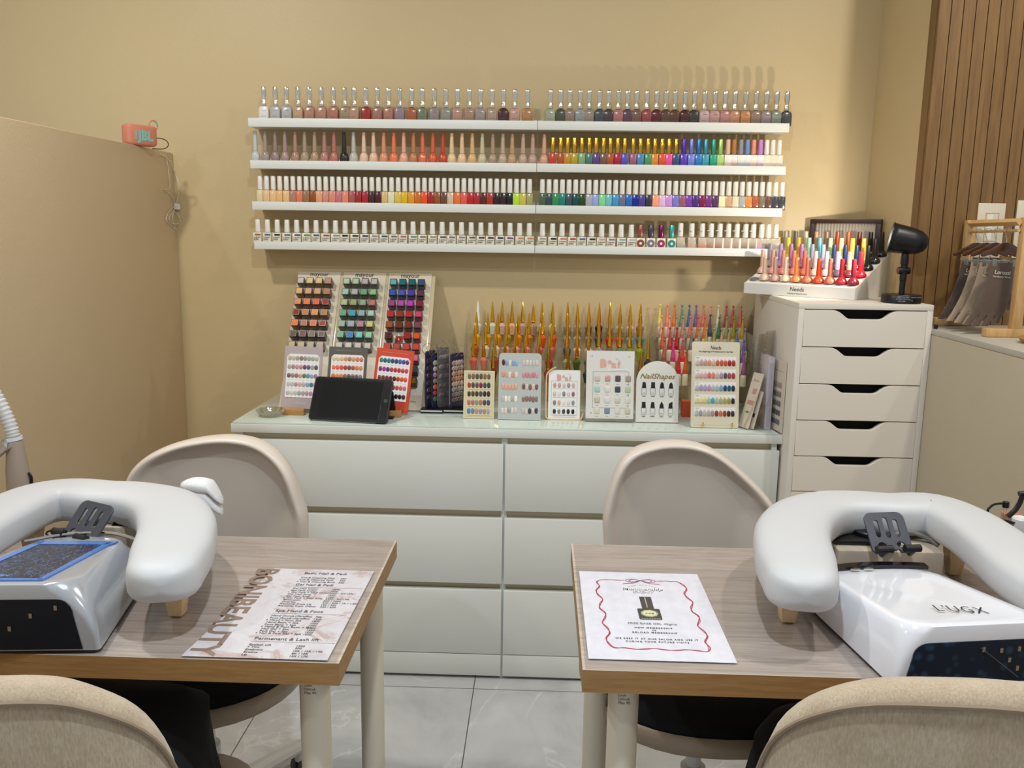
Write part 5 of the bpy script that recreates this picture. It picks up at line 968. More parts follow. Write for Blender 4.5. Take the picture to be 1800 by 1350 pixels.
window(t, archp(-0.112, 0.108, 0.022), 0.000, 0.0012, 0.004, 0.080, [(0.075, .85), (-0.03, .6), (0.01, .45), (0.04, .7), (-0.06, .8)], mat('black_glass', '0a1420', 0.08))
def film(nt, b):
    v = coords(nt, (1, 1, 1)); n = noise(nt, coords(nt, (22, 6, 1)), 9, 6, 0.6, 2.2); k = ramp(nt, n, [(0.50, '201c22'), (0.57, '24345c'), (0.61, '5c8cc8'), (0.65, '1c1c26')])
    nt.links.new(k, b.inputs['Base Color']); b.inputs['Roughness'].default_value = 0.15; bumpn(nt, b, n, 0.5, 0.001)
bm = new_bm(); loft(bm, [[(x * 1.0, y, Hf(y) + z) for x, y in ((-0.072, 0.028), (0.048, 0.020), (0.060, 0.215), (-0.052, 0.225))] for z in (0.0025, 0.0045)]); done(bm, 'display_film', nmat('blue_protective_film', film), t, smooth=False)
bm = new_bm()
for a in (((-0.078, 0.024), (-0.066, 0.024), (-0.048, 0.235), (-0.060, 0.235)), ((0.044, 0.016), (0.052, 0.016), (0.066, 0.225), (0.056, 0.230)), ((-0.062, 0.218), (0.066, 0.212), (0.072, 0.232), (-0.060, 0.240)), ((-0.078, 0.016), (0.052, 0.014), (0.050, 0.022), (-0.074, 0.028))): loft(bm, [[(x, y, Hf(y) + z) for x, y in a] for z in (0.0030, 0.0052)])
done(bm, 'film_edge', mat('blue_film_edge', '4c7cc8', 0.2, 0, 0.4), t, smooth=False)
q = ob('brand_lettering', text_mesh('BOSIDIN')[0], t, (-0.045, 0.030, Hf(0.03) + 0.0065), (-0.1, 0, 0), [paint('6cb4ec')], (0.011, 0.011, 1))
bm = new_bm(); tube(bm, smooth_path([(-0.10, 0.27, Hf(0.27) - 0.004), (-0.03, 0.288, Hf(0.28) + 0.004), (0.04, 0.288, Hf(0.28) + 0.004), (0.10, 0.262, Hf(0.26) - 0.004)], 6), 0.003, 6); done(bm, 'chrome_trim', CHROME, t)
# phone stands
PS = mat('grey_anodised', '4a4d56', 0.4, 0.4); RUB = mat('black_rubber', '101116', 0.35)
def slot(cx, cy, w, h): return [(cx + x, cy + y) for x, y in rr(w, h, w * 0.49, 5)]
def phone_stand(label, tl, tr, bl, yb, lean, rot=0.0):
    BL = V(bl[0], bl[1], yb); TL = V(tl[0], tl[1], yb + lean); TR = V(tr[0], tr[1], yb + lean); w_ = (TR - TL).length
    ey = TL - BL; hxy = Vector((ey.y, -ey.x, 0)).normalized(); hxy = hxy if hxy.x > 0 else -hxy; W = w_ / hxy.x; M, _w, H = frame3(BL, BL + hxy * W, TL); w_ = W; t = thing('phone_stand', label, 'phone stand', mtx=M, group='grey slotted phone stands')
    W = w_; out = [(0, 0.006), (0.006, 0), (W * 0.30, 0.0), (W * 0.34, 0.006), (W * 0.66, 0.006), (W * 0.70, 0), (W - 0.006, 0), (W, 0.006)] + [(W - 0.014 + 0.014 * math.cos(a), H - 0.014 + 0.014 * math.sin(a)) for a in [PI / 2 * i / 5 for i in range(6)]] + [(0.014 + 0.014 * math.cos(a), H - 0.014 + 0.014 * math.sin(a)) for a in [PI / 2 + PI / 2 * i / 5 for i in range(6)]]
    shape2d([out, slot(W * 0.26, H * 0.60, 0.009, H * 0.42), slot(W * 0.5, H * 0.62, 0.009, H * 0.50), slot(W * 0.74, H * 0.60, 0.009, H * 0.42), slot(W * 0.27, H * 0.20, 0.018, H * 0.16), slot(W * 0.73, H * 0.20, 0.018, H * 0.16)], 0.0035, 'slotted_plate', PS, t, (0, 0, 0), None, 0.0006)
    for s in (0.16, 0.84):
        bm = new_bm(); tube(bm, [(W * s, 0.004, 0.001), (W * s, -0.004, 0.006), (W * s, -0.003, 0.016), (W * s, 0.003, 0.020)], 0.0045, 8, flat=(1, 0, 0)); done(bm, 'bracket', PS, t)
        bm = new_bm(); tube(bm, [(W * s - 0.014, 0.002, 0.018), (W * s + 0.014, 0.002, 0.018)], 0.0068, 14); done(bm, 'rubber_grip', RUB, t, ang=50)
    Mi = M.inverted(); c = M @ Vector((W / 2, H * 0.45, -0.002)); ft = Vector((c.x, c.y + 0.085, ZT + 0.072))
    bm = new_bm(); tube(bm, [Mi @ c, Mi @ (c + Vector((0, 0.04, -0.01))), Mi @ Vector((ft.x, ft.y - 0.004, c.z - 0.012)), Mi @ ft], 0.006, 10); done(bm, 'support_arm', PS, t)
    R3 = Mi.to_3x3(); bm = new_bm(); lathe(bm, [(0.028, 0), (0.029, 0.001), (0.029, 0.006), (0.027, 0.008)], 28, Mi @ Vector((ft.x, ft.y, ZT + 0.0643)), M=R3); done(bm, 'round_base', RUB, t); return t
phone_stand('grey slotted phone stand above the white nail lamp', (1515, 902), (1590, 904), (1535, 974), -1.485, 0.045)
phone_stand('grey slotted phone stand above the silver nail lamp', (148, 878), (222, 881), (107, 943), -1.485, 0.045)
# dust collectors under the arm rests
t = thing('dust_collector', 'flat beige dust collector box behind the white nail lamp', 'dust collector', (1.50, -1.425, ZT)); bm = new_bm(); box(bm, -0.07, 0.115, -0.015, 0.075, 0.0005, 0.055); done(bm, 'box', mat('beige_plastic', 'b8aa98', 0.5), t, bevel=0.003)
bm = new_bm(); box(bm, -0.065, 0.05, 0.010, 0.070, 0.055, 0.064); done(bm, 'dark_lid', BLACK, t, bevel=0.003)
bm = new_bm(); tube(bm, smooth_path([(0.04, 0.03, 0.068), (0.07, 0.04, 0.072), (0.10, 0.035, 0.066), (0.12, 0.02, 0.055)], 6), 0.004, 8); done(bm, 'hose', mat('grey_hose', '6c6864', 0.5), t)
t = thing('dust_collector', 'beige dust collector with a black lattice grille behind the silver nail lamp', 'dust collector', (0.13, -1.43, ZT)); bm = new_bm(); box(bm, -0.07, 0.09, -0.012, 0.09, 0.0005, 0.0640); done(bm, 'box', mat('beige_plastic', 'b8aa98', 0.5), t, bevel=0.003)
bm = new_bm()
for i in range(7):
    box(bm, 0.0 + 0.013 * i, 0.003 + 0.013 * i, -0.005, 0.085, 0.065, 0.069); box(bm, 0.0, 0.082, -0.003 + 0.013 * i, 0.0 + 0.013 * i, 0.066, 0.070)
done(bm, 'lattice_grille', mat('black_lattice', '1c1c22', 0.25, 0.3), t, smooth=False)
bm = new_bm(); box(bm, -0.002, 0.085, -0.006, 0.088, 0.0641, 0.0652); done(bm, 'filter', BLACK, t)
cable('black_cord', 'thin black cord looping beside the phone stand on the left table', [U(180, 950, ZT + .07), V(120, 949, -1.50), V(88, 943, -1.48), V(82, 936, -1.46), V(100, 930, -1.44), V(120, 929, -1.43)], 0.0018, BC)
# hose at far left
t = thing('vacuum_hose', 'white ribbed hose on a beige nozzle at the left edge, above the arm rest', 'hose', (-0.13, -1.28, ZT))
O = Vector((-0.13, -1.28, ZT)); P = smooth_path([V(-55, 650, -1.28) - O, V(-25, 672, -1.28) - O, V(-3, 705, -1.28) - O, V(14, 740, -1.28) - O, V(23, 768, -1.28) - O], 18); bm = new_bm()
rad = []
for i in range(len(P)): rad.append(0.0128 + 0.0016 * math.sin(i * 1.75))
tube(bm, P, rad, 20); done(bm, 'ribbed_hose', mat('white_hose', 'd4d2d0', 0.45), t, ang=80)
a, b = V(24, 768, -1.28) - O, V(37, 880, -1.28) - O; b.z = max(b.z, 0.001); bm = new_bm(); tube(bm, [a, a + Vector((0.001, 0, -0.007))], 0.0155, 20); done(bm, 'collar', mat('white_collar', 'e0e0e4', 0.3), t)
bm = new_bm(); tube(bm, [a + Vector((0.001, 0, -0.007)), a + (b - a) * 0.5, b - Vector((0, 0, 0.05))], [0.0145, 0.021, 0.027], 22); done(bm, 'nozzle', mat('beige_nozzle', 'a89888', 0.5), t)
c = V(4, 790, -1.30) - O; bm = new_bm(); tube(bm, [c + Vector((-0.022, 0, -0.016)), c + Vector((0.010, 0, 0.012))], 0.011, 16); done(bm, 'side_switch', CHROME, t)
c = V(52, 838, -1.28) - O; bm = new_bm(); tube(bm, smooth_path([c + Vector((-0.002, 0, 0.008)), c + Vector((0.003, 0, 0)), c + Vector((0.003, 0, -0.014))], 4), 0.003, 8); done(bm, 'black_clip', BLACK, t)
# small things at the right edge
Yq = -1.32
t = thing('gooseneck_lamp', 'small black gooseneck nozzle over a dark dish at the right edge', 'nozzle', V(1752, 950, Yq)); O = t.location.copy()
bm = new_bm(); tube(bm, smooth_path([Vector((V(1735, 905, Yq).x, Yq, ZT + 0.005)) - O, V(1735, 905, Yq) - O, V(1740, 892, Yq) - O, V(1750, 886, Yq) - O, V(1763, 885, Yq) - O], 6), 0.0022, 8); done(bm, 'curved_pipe', BLACK, t)
c = V(1768, 887, Yq) - O; bm = new_bm(); lathe(bm, [(0.0058, -0.0055), (0.006, -0.005), (0.006, 0.005), (0.0052, 0.0058)], 14, c); done(bm, 'head', BLACK, t)
bm = new_bm(); tube(bm, [c + Vector((-0.003, 0, -0.005)), c + Vector((-0.002, 0, -0.030))], 0.0006, 5); tube(bm, [c + Vector((0.003, 0, -0.005)), c + Vector((0.001, 0, -0.030))], 0.0006, 5); done(bm, 'clear_threads', clear('clear_thread', 'e0d8c8', 0.3), t)
c = V(1770, 920, Yq); t = thing('dark_dish', 'small dark angular dish below the black gooseneck nozzle', 'dish', (c.x, Yq, ZT)); h_ = c.z - ZT
bm = new_bm(); lathe(bm, [(0.010, 0.0005), (0.004, 0.003), (0.004, h_ - 0.012), (0.016, h_ + 0.002), (0.0145, h_ + 0.003), (0.002, h_ - 0.006)], 5); done(bm, 'pedestal_bowl', mat('midnight_plastic', '16161f', 0.25), t, smooth=False)
c = V(1797, 913, Yq + 0.02); t = thing('cotton_jar', 'white cylindrical jar at the right edge under the spray trigger', 'jar', (c.x + 0.004, Yq + 0.03, ZT)); h_ = c.z - ZT
bm = new_bm(); lathe(bm, [(0.015, 0.0005), (0.016, 0.002), (0.016, h_ - 0.002), (0.0145, h_), (0.013, h_ - 0.001), (0.001, h_ - 0.002)], 24); done(bm, 'jar_body', mat('white_ceramic', 'dcdcdc', 0.35), t)
c = V(1785, 905, Yq + 0.07); t = thing('copper_tin', 'copper-pink tin behind the dark dish at the right edge', 'tin', (c.x, Yq + 0.08, ZT)); h_ = c.z - ZT
bm = new_bm(); lathe(bm, [(0.019, 0.0005), (0.020, 0.002), (0.020, h_), (0.018, h_ + 0.001)], 20); done(bm, 'tin_body', mat('copper_pink', 'b48870', 0.4, 0.2), t)
t = thing('spray_bottle', 'clear spray bottle with a black trigger at the right edge', 'bottle', (V(1815, 900, Yq - 0.03).x, Yq - 0.04, ZT)); O = t.location.copy()
bm = new_bm(); lathe(bm, [(0.018, 0.0005), (0.020, 0.003), (0.020, 0.04), (0.012, 0.056), (0.008, 0.06)], 20); done(bm, 'bottle_body', clear('smoky_plastic', 'b0a89c', 0.2), t)
bm = new_bm(); lathe(bm, [(0.009, 0.058), (0.0095, 0.06), (0.0095, 0.074), (0.006, 0.078), (0.006, 0.098)], 14); done(bm, 'collar', BLACK, t)
bm = new_bm(); tube(bm, [V(1791, 868, Yq - 0.04) - O, V(1830, 864, Yq - 0.04) - O], 0.0048, 12); done(bm, 'spray_head', BLACK, t)
bm = new_bm(); pts = [V(1797, 871, Yq - 0.04) - O, V(1792, 885, Yq - 0.04) - O, V(1783, 898, Yq - 0.04) - O, V(1771, 908, Yq - 0.04) - O]; tube(bm, smooth_path(pts, 5), 0.0046, 8); done(bm, 'trigger', BLACK, t)
# ================================================================== chairs
CHL = mat('beige_leatherette', 'd8cbbd', 0.34, bump=0.06, bscale=600); CSH = mat('beige_shell_edge', 'a3917a', 0.42); SEATB = mat('black_velvet', '0b0c12', 0.95, bump=0.2, bscale=500); WMET = mat('white_steel', 'd8d6d2', 0.35)
def starbase(t, cx, cy, a0, r=0.30):
    for k in range(5):
        a = a0 + 2 * PI * k / 5; d = Vector((math.cos(a), math.sin(a), 0)); bm = new_bm()
        tube(bm, [d * 0.03 + Vector((0, 0, 0.115)), d * r * 0.6 + Vector((0, 0, 0.095)), d * r + Vector((0, 0, 0.072))], [0.022, 0.020, 0.016], 10); g = done(bm, 'base_leg', WMET, t)
        for s in (-1, 1):
            bm = new_bm(); R = Matrix.Rotation(a, 3, 'Z') @ Matrix.Rotation(PI / 2, 3, 'X'); lathe(bm, [(0.018, -0.007), (0.024, -0.006), (0.024, 0.006), (0.018, 0.007)], 18, d * r + Vector((-d.y, d.x, 0)) * 0.012 * s + Vector((0, 0, 0.0255)), M=R); done(bm, 'caster_wheel', mat('grey_caster', '5c5c5e', 0.4), g)
        bm = new_bm(); lathe(bm, [(0.020, 0.038), (0.018, 0.052), (0.008, 0.066)], 14, d * r); done(bm, 'caster_hood', WMET, g)
    bm = new_bm(); lathe(bm, [(0.034, 0.09), (0.034, 0.13), (0.026, 0.135), (0.026, 0.25), (0.016, 0.255), (0.016, 0.40)], 20); done(bm, 'column', WMET, t)
def contour_panel(t, pts, y0, k, cx, m_):
    P = [(p.x, p.z) for p in smooth_path([Vector((x, 0, z)) for x, z in pts], 6, True)]
    gx = sum(p[0] for p in P) / len(P); gz = sum(p[1] for p in P) / len(P); bm = new_bm(); rings = []
    for s, dy in ((0.02, 0.050), (0.5, 0.052), (0.85, 0.050), (0.95, 0.044), (0.985, 0.034), (1.0, 0.018), (0.996, 0.002), (0.975, -0.010), (0.945, -0.015), (0.915, -0.014), (0.885, -0.008), (0.86, -0.001), (0.82, 0.004), (0.7, 0.010), (0.4, 0.015), (0.02, 0.016)):
        rings.append([(gx + (x - gx) * s, y0 + dy - k * (gx + (x - gx) * s - cx) ** 2, gz + (z - gz) * s) for x, z in P])
    loft(bm, rings); o = done(bm, 'backrest', m_, t, ang=80); return o
def far_chair(label, px, cx, cy, a0):
    t = thing('swivel_chair', label, 'chair', (cx, cy, 0), group='beige leatherette swivel chairs behind the tables')
    pts = [(V(x, y, -1.09).x - cx, V(x, y, -1.09).z) for x, y in px]; xa, xb = pts[0][0], pts[-1][0]
    pts = [(xa + 0.035, 0.50)] + pts + [(xb - 0.03, 0.50), ((xa + xb) / 2, 0.46)]
    contour_panel(t, pts, -1.06 - cy, 0.9, 0.0, CHL)
    bm = new_bm(); rings = []
    for s, z, dy in ((0.02, 0.405, 0), (0.55, 0.410, 0), (0.80, 0.420, 0), (0.94, 0.440, 0), (1.0, 0.468, 0), (0.998, 0.480, 0), (0.975, 0.484, 0), (0.955, 0.478, 0), (0.93, 0.470, 0), (0.6, 0.468, 0), (0.02, 0.468, 0)):
        rings.append([(0.245 * s * math.copysign(abs(math.cos(a)) ** 0.85, math.cos(a)), dy - 0.02 + 0.262 * s * math.copysign(abs(math.sin(a)) ** 0.85, math.sin(a)), z) for a in [2 * PI * i / 40 for i in range(40)]])
    loft(bm, rings); done(bm, 'seat_shell', CSH, t, ang=70)
    bm = new_bm(); loft(bm, [[(0.245 * s * math.copysign(abs(math.cos(a)) ** 0.85, math.cos(a)), -0.02 + 0.262 * s * math.copysign(abs(math.sin(a)) ** 0.85, math.sin(a)), z) for a in [2 * PI * i / 40 for i in range(40)]] for s, z in ((0.90, 0.4705), (0.965, 0.478), (0.962, 0.492), (0.93, 0.505), (0.7, 0.515), (0.02, 0.518))]); done(bm, 'seat_cushion', SEATB, t, ang=80)
    starbase(t, 0, 0, a0); return t
far_chair('beige leatherette swivel chair behind the left table', [(214, 930), (222, 850), (244, 812), (285, 789), (335, 777), (390, 773), (440, 780), (478, 800), (507, 832), (527, 880), (538, 935)], 0.20, -1.235, 1.15)
far_chair('beige leatherette swivel chair behind the right table', [(1061, 940), (1066, 880), (1082, 830), (1107, 800), (1145, 786), (1190, 782), (1235, 788), (1275, 806), (1320, 843), (1358, 885), (1384, 940)], 1.235, -1.255, 2.0)
def fab(nt, b):
    v = coords(nt, (1, 1, 1)); n = noise(nt, coords(nt, (500, 500, 120)), 1.0, 3, 0.6); n3 = noise(nt, v, 26, 4, 0.6); ad = nt.nodes.new('ShaderNodeMath'); ad.operation = 'MULTIPLY_ADD'; ad.inputs[1].default_value = 0.6; nt.links.new(n, ad.inputs[0]); m3 = nt.nodes.new('ShaderNodeMath'); m3.operation = 'MULTIPLY'; m3.inputs[1].default_value = 0.4; nt.links.new(n3, m3.inputs[0]); nt.links.new(m3.outputs[0], ad.inputs[2])
    c = ramp(nt, ad.outputs[0], [(0.3, 'a18c72'), (0.5, 'b4a086'), (0.7, 'c5b49c')]); nt.links.new(c, b.inputs['Base Color']); b.inputs['Roughness'].default_value = 0.9; b.inputs['Sheen Weight'].default_value = 0.4; bumpn(nt, b, n, 0.5, 0.001)
FAB = nmat('oatmeal_linen', fab)
def interp(C, x):
    for (a, za), (b, zb_) in zip(C, C[1:]):
        if x <= b: return za + (zb_ - za) * (x - a) / max(1e-6, b - a)
    return C[-1][1]
def near_chair(label, cx, cy, px, ztop):
    cont = [(0, ztop)] + sorted((abs(V(a, b, cy + 0.047).x - cx), V(a, b, cy + 0.047).z) for a, b in px)
    sm = smooth_path([Vector((a, b, 0)) for a, b in cont], 5); cont = [(p.x, p.y) for p in sm]; w = cont[-1][0]
    t = thing('fabric_chair', label, 'chair', (cx, cy, 0), group='oatmeal fabric chairs in the foreground')
    # curved back: rim profile follows a superellipse, back wraps towards the table
    bm = new_bm(); N = 48; cols = []; zb = 0.40
    pipe = []
    for i in range(N + 1):
        u = -1 + 2 * i / N; u *= 0.9995; u = math.sin(u * PI / 2); tt = abs(u); x = w * u; zt = interp(cont, w * tt)
        y = 0.10 * tt ** 2.6
        nx, ny = -(0.10 * 2.6 * tt ** 1.6) * (1 if u > 0 else -1) / w, 1.0; L = math.hypot(nx, ny); nx, ny = nx / L, ny / L
        th = 0.062; prof = [(0.004, zb), (0.0, zb + 0.02), (0.0, (zb + zt) / 2), (0.0, zt - 0.035), (0.003, zt - 0.016), (0.012, zt - 0.004), (0.024, zt), (0.038, zt - 0.002), (0.052, zt - 0.012), (th, zt - 0.035), (th, (zb + zt) / 2), (th, zb + 0.02), (th - 0.004, zb)]
        cols.append([Vector((x + nx * d, y + ny * d, z)) for d, z in prof]); pipe.append(Vector((x + nx * 0.001, y + ny * 0.001 - 0.001, zt - 0.014)))
    loft(bm, cols); done(bm, 'backrest', FAB, t, ang=70)
    bm = new_bm(); tube(bm, pipe, 0.0028, 6); done(bm, 'piping', mat('taupe_piping', '8c7862', 0.8), t)
    bm = new_bm(); ycf = 0.33
    loft(bm, [[(x * s * w * 1.72, ycf + y * s * 0.46, z) for x, y in rr(1, 1, 0.22, 6)] for s, z in ((0.86, 0.375), (0.97, 0.385), (1.0, 0.405), (1.0, 0.440), (0.97, 0.458), (0.85, 0.464), (0.02, 0.466))]); done(bm, 'seat', FAB, t, ang=70)
    bm = new_bm(); tube(bm, [(0, 0.28, 0.10), (0, 0.28, 0.38)], 0.02, 14); done(bm, 'column', WMET, t)
    for k in range(4):
        a = PI / 4 + k * PI / 2; bm = new_bm(); tube(bm, [(0, 0.28, 0.13), (0.26 * math.cos(a), 0.28 + 0.26 * math.sin(a), 0.012)], 0.012, 8); done(bm, 'leg', WMET, t)
    return t
near_chair('oatmeal fabric chair in the bottom left corner of the photo', 0.20, -2.13, [(0, 1187), (70, 1196), (130, 1215), (200, 1262), (240, 1305), (265, 1350), (282, 1400), (292, 1470)], 0.892)
near_chair('oatmeal fabric chair in the bottom right corner of the photo', 1.49, -2.13, [(1800, 1190), (1700, 1190), (1580, 1203), (1500, 1225), (1430, 1265), (1385, 1310), (1365, 1350), (1350, 1400), (1342, 1470)], 0.919)
def garment(label, cx, cy, sx):
    t = thing('folded_garment', label, 'garment', (cx, cy, 0.467)); bm = new_bm(); rings = []
    for s, z in ((0.90, 0.0), (1.0, 0.010), (1.0, 0.075), (0.96, 0.110), (0.8, 0.138), (0.5, 0.152), (0.02, 0.156)):
        R = []
        for i in range(40):
            a = 2 * PI * i / 40; rad = 1 + 0.04 * math.sin(5 * a + z * 40); R.append((0.225 * s * rad * math.copysign(abs(math.cos(a)) ** 0.7, math.cos(a)), 0.185 * s * rad * math.copysign(abs(math.sin(a)) ** 0.7, math.sin(a)), z + 0.006 * s * math.sin(3 * a)if z > 0.02 else z))
        rings.append(R)
    loft(bm, rings); done(bm, 'cloth', SEATB, t, ang=80)
garment('black garment heaped on the seat of the left fabric chair', 0.170, -1.735, 1)
garment('black garment heaped on the seat of the right fabric chair', 1.455, -1.735, -1)
# ================================================================== counter on the right: glove rack, tray, crystal, wall signs
ZC = 1.1003
PINE = wood('light_pine', [(0.3, 'bf9560'), (0.6, 'd0a872'), (0.8, 'd8b480')], (18, 18, 2.5), 5)
XR_ = 2.050; YA, YBk = -0.705, -0.430
def vz(px, py, y): return V(px, py, y)
t = thing('glove_rack', 'small light wood clothes rack with miniature hangers on the right counter', 'rack', (XR_, (YA + YBk) / 2, ZC)); O = t.location.copy()
zt1 = V(1790, 382, YA).z - ZC; zt2 = V(1697, 387, YBk).z - ZC; hh = (zt1 + zt2) / 2
for yy in (YA, YBk):
    xo = V(1793, 500, YA).x if yy == YA else V(1703, 420, YBk).x; ox = xo - XR_
    bm = new_bm(); box(bm, ox - 0.012, ox + 0.012, yy - O.y - 0.011, yy - O.y + 0.011, 0.021, (zt1 if yy == YA else zt2)); done(bm, 'post', PINE, t, bevel=0.001)
    bm = new_bm(); box(bm, ox - 0.075, ox + 0.075, yy - O.y - 0.013, yy - O.y + 0.013, 0.0005, 0.021); done(bm, 'foot', PINE, t, bevel=0.001)
xa_, xb_ = V(1703, 395, YBk).x - XR_, V(1793, 390, YA).x - XR_
bm = new_bm(); a = Vector((xa_, YBk - O.y, V(1702, 393, YBk).z - ZC)); b = Vector((xb_, YA - O.y, V(1792, 390, YA).z - ZC)); tube(bm, [a, b], 0.009, 4); done(bm, 'top_bar', PINE, t, smooth=False)
bm = new_bm(); ra = Vector((xa_, YBk - O.y, V(1705, 408, YBk).z - ZC)); rb = Vector((xb_, YA - O.y, V(1792, 405, YA).z - ZC)); tube(bm, [ra, rb], 0.0038, 10); done(bm, 'hanging_rod', PINE, t)
HW = mat('dark_walnut', '4a2a16', 0.3, 0, 0.4)
for i, (f, colh, px, lab) in enumerate(((0.22, '4c3c32', 1, 'dark brown fingerless glove at the back of the rack'), (0.42, 'a08c74', 2, 'beige fingerless glove, second from the back of the rack'), (0.60, '9c8870', 3, 'beige fingerless glove tucked behind the front brown glove'), (0.80, '5c4a3e', 4, 'brown fingerless glove at the front of the rack'))):
    c = O + ra.lerp(rb, f); hz = c.z
    yaw = 0.12; th = thing('hanger', 'miniature walnut hanger, %s from the back on the light wood rack' % ordn(i + 1), 'hanger', (c.x, c.y, hz), yaw, group='miniature walnut hangers on the glove rack')
    bm = new_bm(); tube(bm, smooth_path([(0.012, 0, -0.004), (0.0075, 0, 0.0055), (0, 0, 0.0065), (-0.0075, 0, 0.003), (-0.004, 0, -0.012), (0.0, 0, -0.022), (0, 0, -0.032)], 6), 0.0011, 7); done(bm, 'hook', CHROME, th)
    bm = new_bm(); top = [(-0.064, -0.060), (-0.058, -0.054), (-0.030, -0.042), (-0.012, -0.031), (0, -0.029), (0.012, -0.031), (0.030, -0.042), (0.058, -0.054), (0.064, -0.060)]; botm = [(0.060, -0.066), (0.030, -0.056), (0.0, -0.048), (-0.030, -0.056), (-0.060, -0.066)]
    P_ = top + botm; loft(bm, [[(x, y, z) for x, z in P_] for y in (-0.005, 0.005)]); done(bm, 'shoulder_piece', HW, th, bevel=0.0015)
    bm = new_bm(); tube(bm, smooth_path([(-0.040, 0, -0.060), (-0.042, 0, -0.074), (-0.036, 0, -0.076), (0.036, 0, -0.076), (0.042, 0, -0.074), (0.040, 0, -0.060)], 4), 0.0011, 6); done(bm, 'lower_wire', CHROME, th)
    for s in (-1, 1):
        bm = new_bm(); loft(bm, [[(s * 0.027 + a * 0.006, b * 0.004, z) for a, b in ((-1, -1), (1, -1), (1, 1), (-1, 1))] for z in (-0.072, -0.090)]); done(bm, 'clip', mat('grey_clip', '8c8c86', 0.35, 0.5), th, bevel=0.001)
    # glove
    H_ = hz - 0.082 - ZC - 0.012; mg = thing('glove', lab, 'glove', (c.x, c.y, hz - 0.080), yaw, group=None)
    GM = mat('glove_fabric', colh, 0.9, bump=0.3, bscale=700, sheen=0.3); bm = new_bm(); sl = -0.30
    def gx(x, z): return x + sl * (-z) * 1.0 + 0.012 * math.sin(-z * 18)
    bm2 = [(-0.031, 0.031, 0, -H_ * 0.30), ]
    rings = []
    for k in range(9):
        z = -H_ * 0.80 * k / 8; wd = 0.037 + 0.008 * (k / 8) ** 1.5; rings.append([(gx(a * wd, z), b * (0.0035 + 0.003 * math.sin(PI * k / 8)), z) for a, b in rr(2, 2, 0.8, 5)])
    loft(bm, rings)
    for q in range(4):
        xc = -0.033 + 0.0215 * q; L_ = (0.20, 0.22, 0.21, 0.17)[q]
        loft(bm, [[(gx(xc + a * 0.0096, -H_ * (0.74 + L_ * e)) + (q - 1.5) * 0.003 * e, b * 0.0048, -H_ * (0.74 + L_ * e)) for a, b in rr(2, 2, 0.9, 4)] for e in (0, 0.4, 0.8, 1.0)])
    for e in (0,): tube(bm, [(gx(0.041, -H_ * 0.45), 0, -H_ * 0.45), (gx(0.053, -H_ * 0.62), 0, -H_ * 0.62), (gx(0.057, -H_ * 0.72), 0, -H_ * 0.72)], [0.008, 0.0085, 0.0075], 8)
    done(bm, 'glove_body', GM, mg, ang=60)
    LW = paint('d8d0c4')
    q = ob('lettering', text_mesh('Lorossi', bold=0.015, shear=0.1)[0], mg, (gx(-0.026, -0.028), -0.0078, -0.028), (PI / 2, 0.06, 0), [LW], (0.0145, 0.0145, 1))
    q = ob('lettering', text_mesh('Nail Beauty Gloves', bold=0.01)[0], mg, (gx(-0.028, -0.036), -0.0078, -0.036), (PI / 2, 0.06, 0), [LW], (0.0062, 0.0062, 1))
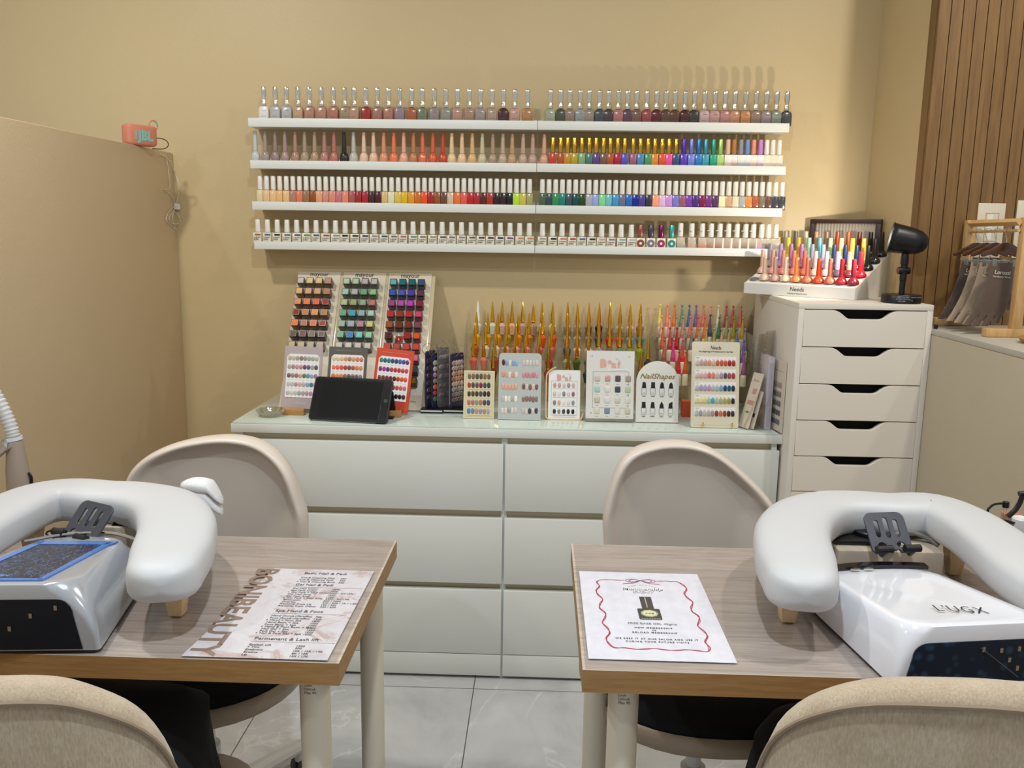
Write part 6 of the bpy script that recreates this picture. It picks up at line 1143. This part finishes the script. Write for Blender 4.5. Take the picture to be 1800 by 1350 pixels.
# wooden tray with crystal
c = U(1800, 600, ZC); t = thing('wooden_tray', 'round wooden tray at the right edge of the counter', 'tray', (c.x + 0.03, c.y - 0.045, ZC))
bm = new_bm(); lathe(bm, [(0.045, 0.0005), (0.055, 0.002), (0.062, 0.012), (0.060, 0.014), (0.052, 0.007), (0.002, 0.006)], 36); done(bm, 'tray_body', wood('tray_oak', [(0.3, '9c7040'), (0.7, 'b48850')], (8, 8, 8), 4), t)
t2 = thing('crystal_ornament', 'clear crystal disc ornament on a glass block, standing on the wooden tray', 'ornament', (c.x + 0.012, c.y - 0.045, ZC + 0.0062))
bm = new_bm(); box(bm, -0.011, 0.011, -0.010, 0.010, 0, 0.030); done(bm, 'glass_block', clear('crystal_glass', 'e8e8ec', 0.5), t2, bevel=0.001)
bm = new_bm(); R = Matrix.Rotation(PI / 2, 3, 'X'); lathe(bm, [(0.018, -0.006), (0.027, -0.003), (0.029, 0), (0.027, 0.003), (0.018, 0.006)], 10, (0, 0, 0.060), M=R); done(bm, 'faceted_disc', clear('crystal_glass2', 'f0ecf0', 0.6), t2, smooth=False)
t3 = thing('red_tube', 'slim dark red tube standing behind the crystal ornament', 'tube', (c.x + 0.035, c.y + 0.015, ZC + 0.0005)); bm = new_bm(); lathe(bm, [(0.009, 0), (0.0095, 0.001), (0.0095, 0.072), (0.006, 0.075), (0.006, 0.092), (0.005, 0.093)], 16); done(bm, 'tube_body', mat('dark_red', '8c2420', 0.35), t3)
def wsign(label, xa, xb, zt, zb):
    t = thing('wall_sign', label, 'sign', mtx=Matrix.Translation((xa, -0.4135, zb)) @ Matrix.Rotation(PI / 2, 4, 'X')); W, H = xb - xa, zt - zb
    bm = new_bm(); box(bm, 0, W, 0, H, 0, 0.004); done(bm, 'panel', mat('off_white_panel', 'd4c8b4', 0.4), t, bevel=0.0005)
    bm = new_bm(); x0, x1, y0, y1 = W * 0.30, W * 0.78, H * 0.30, H * 0.82
    for a in ((x0, x1, y0, y0 + 0.001), (x0, x1, y1 - 0.001, y1), (x0, x0 + 0.001, y0, y1), (x1 - 0.001, x1, y0, y1)): box(bm, a[0], a[1], a[2], a[3], 0.004, 0.0046)
    done(bm, 'thin_outline', paint('8c7448'), t, smooth=False)
    flatrect(t, 'print_strip', paint('e8e0d0'), x0 + 0.006, x0 + 0.020, y0 + 0.004, y1 - 0.004, 0.004, 0.0045); text(t, 'beauty', W * 0.52, H * 0.19, 0.008, paint('6c5c40'), z=0.0046)
a, b = V(1721, 357, -0.4175), V(1769, 357, -0.4175); b2 = V(1718, 440, -0.4175)
wsign('cream wall panel with a gold outline on the slats, left one of two', a.x, b.x, a.z, b2.z - 0.02)
a = V(1790, 352, -0.4175); wsign('cream wall panel on the slats cut off by the right edge of the photo', a.x, a.x + 0.08, a.z, b2.z - 0.02)
t = tag(bx('small_hook', BLACK, 1.962, 1.972, -0.548, -0.536, ZC + 0.0002, ZC + 0.012, bevel=0.003), 'tiny black knob on the counter beside the tall drawer unit', 'knob')
bpy.data.scenes.remove(TS)
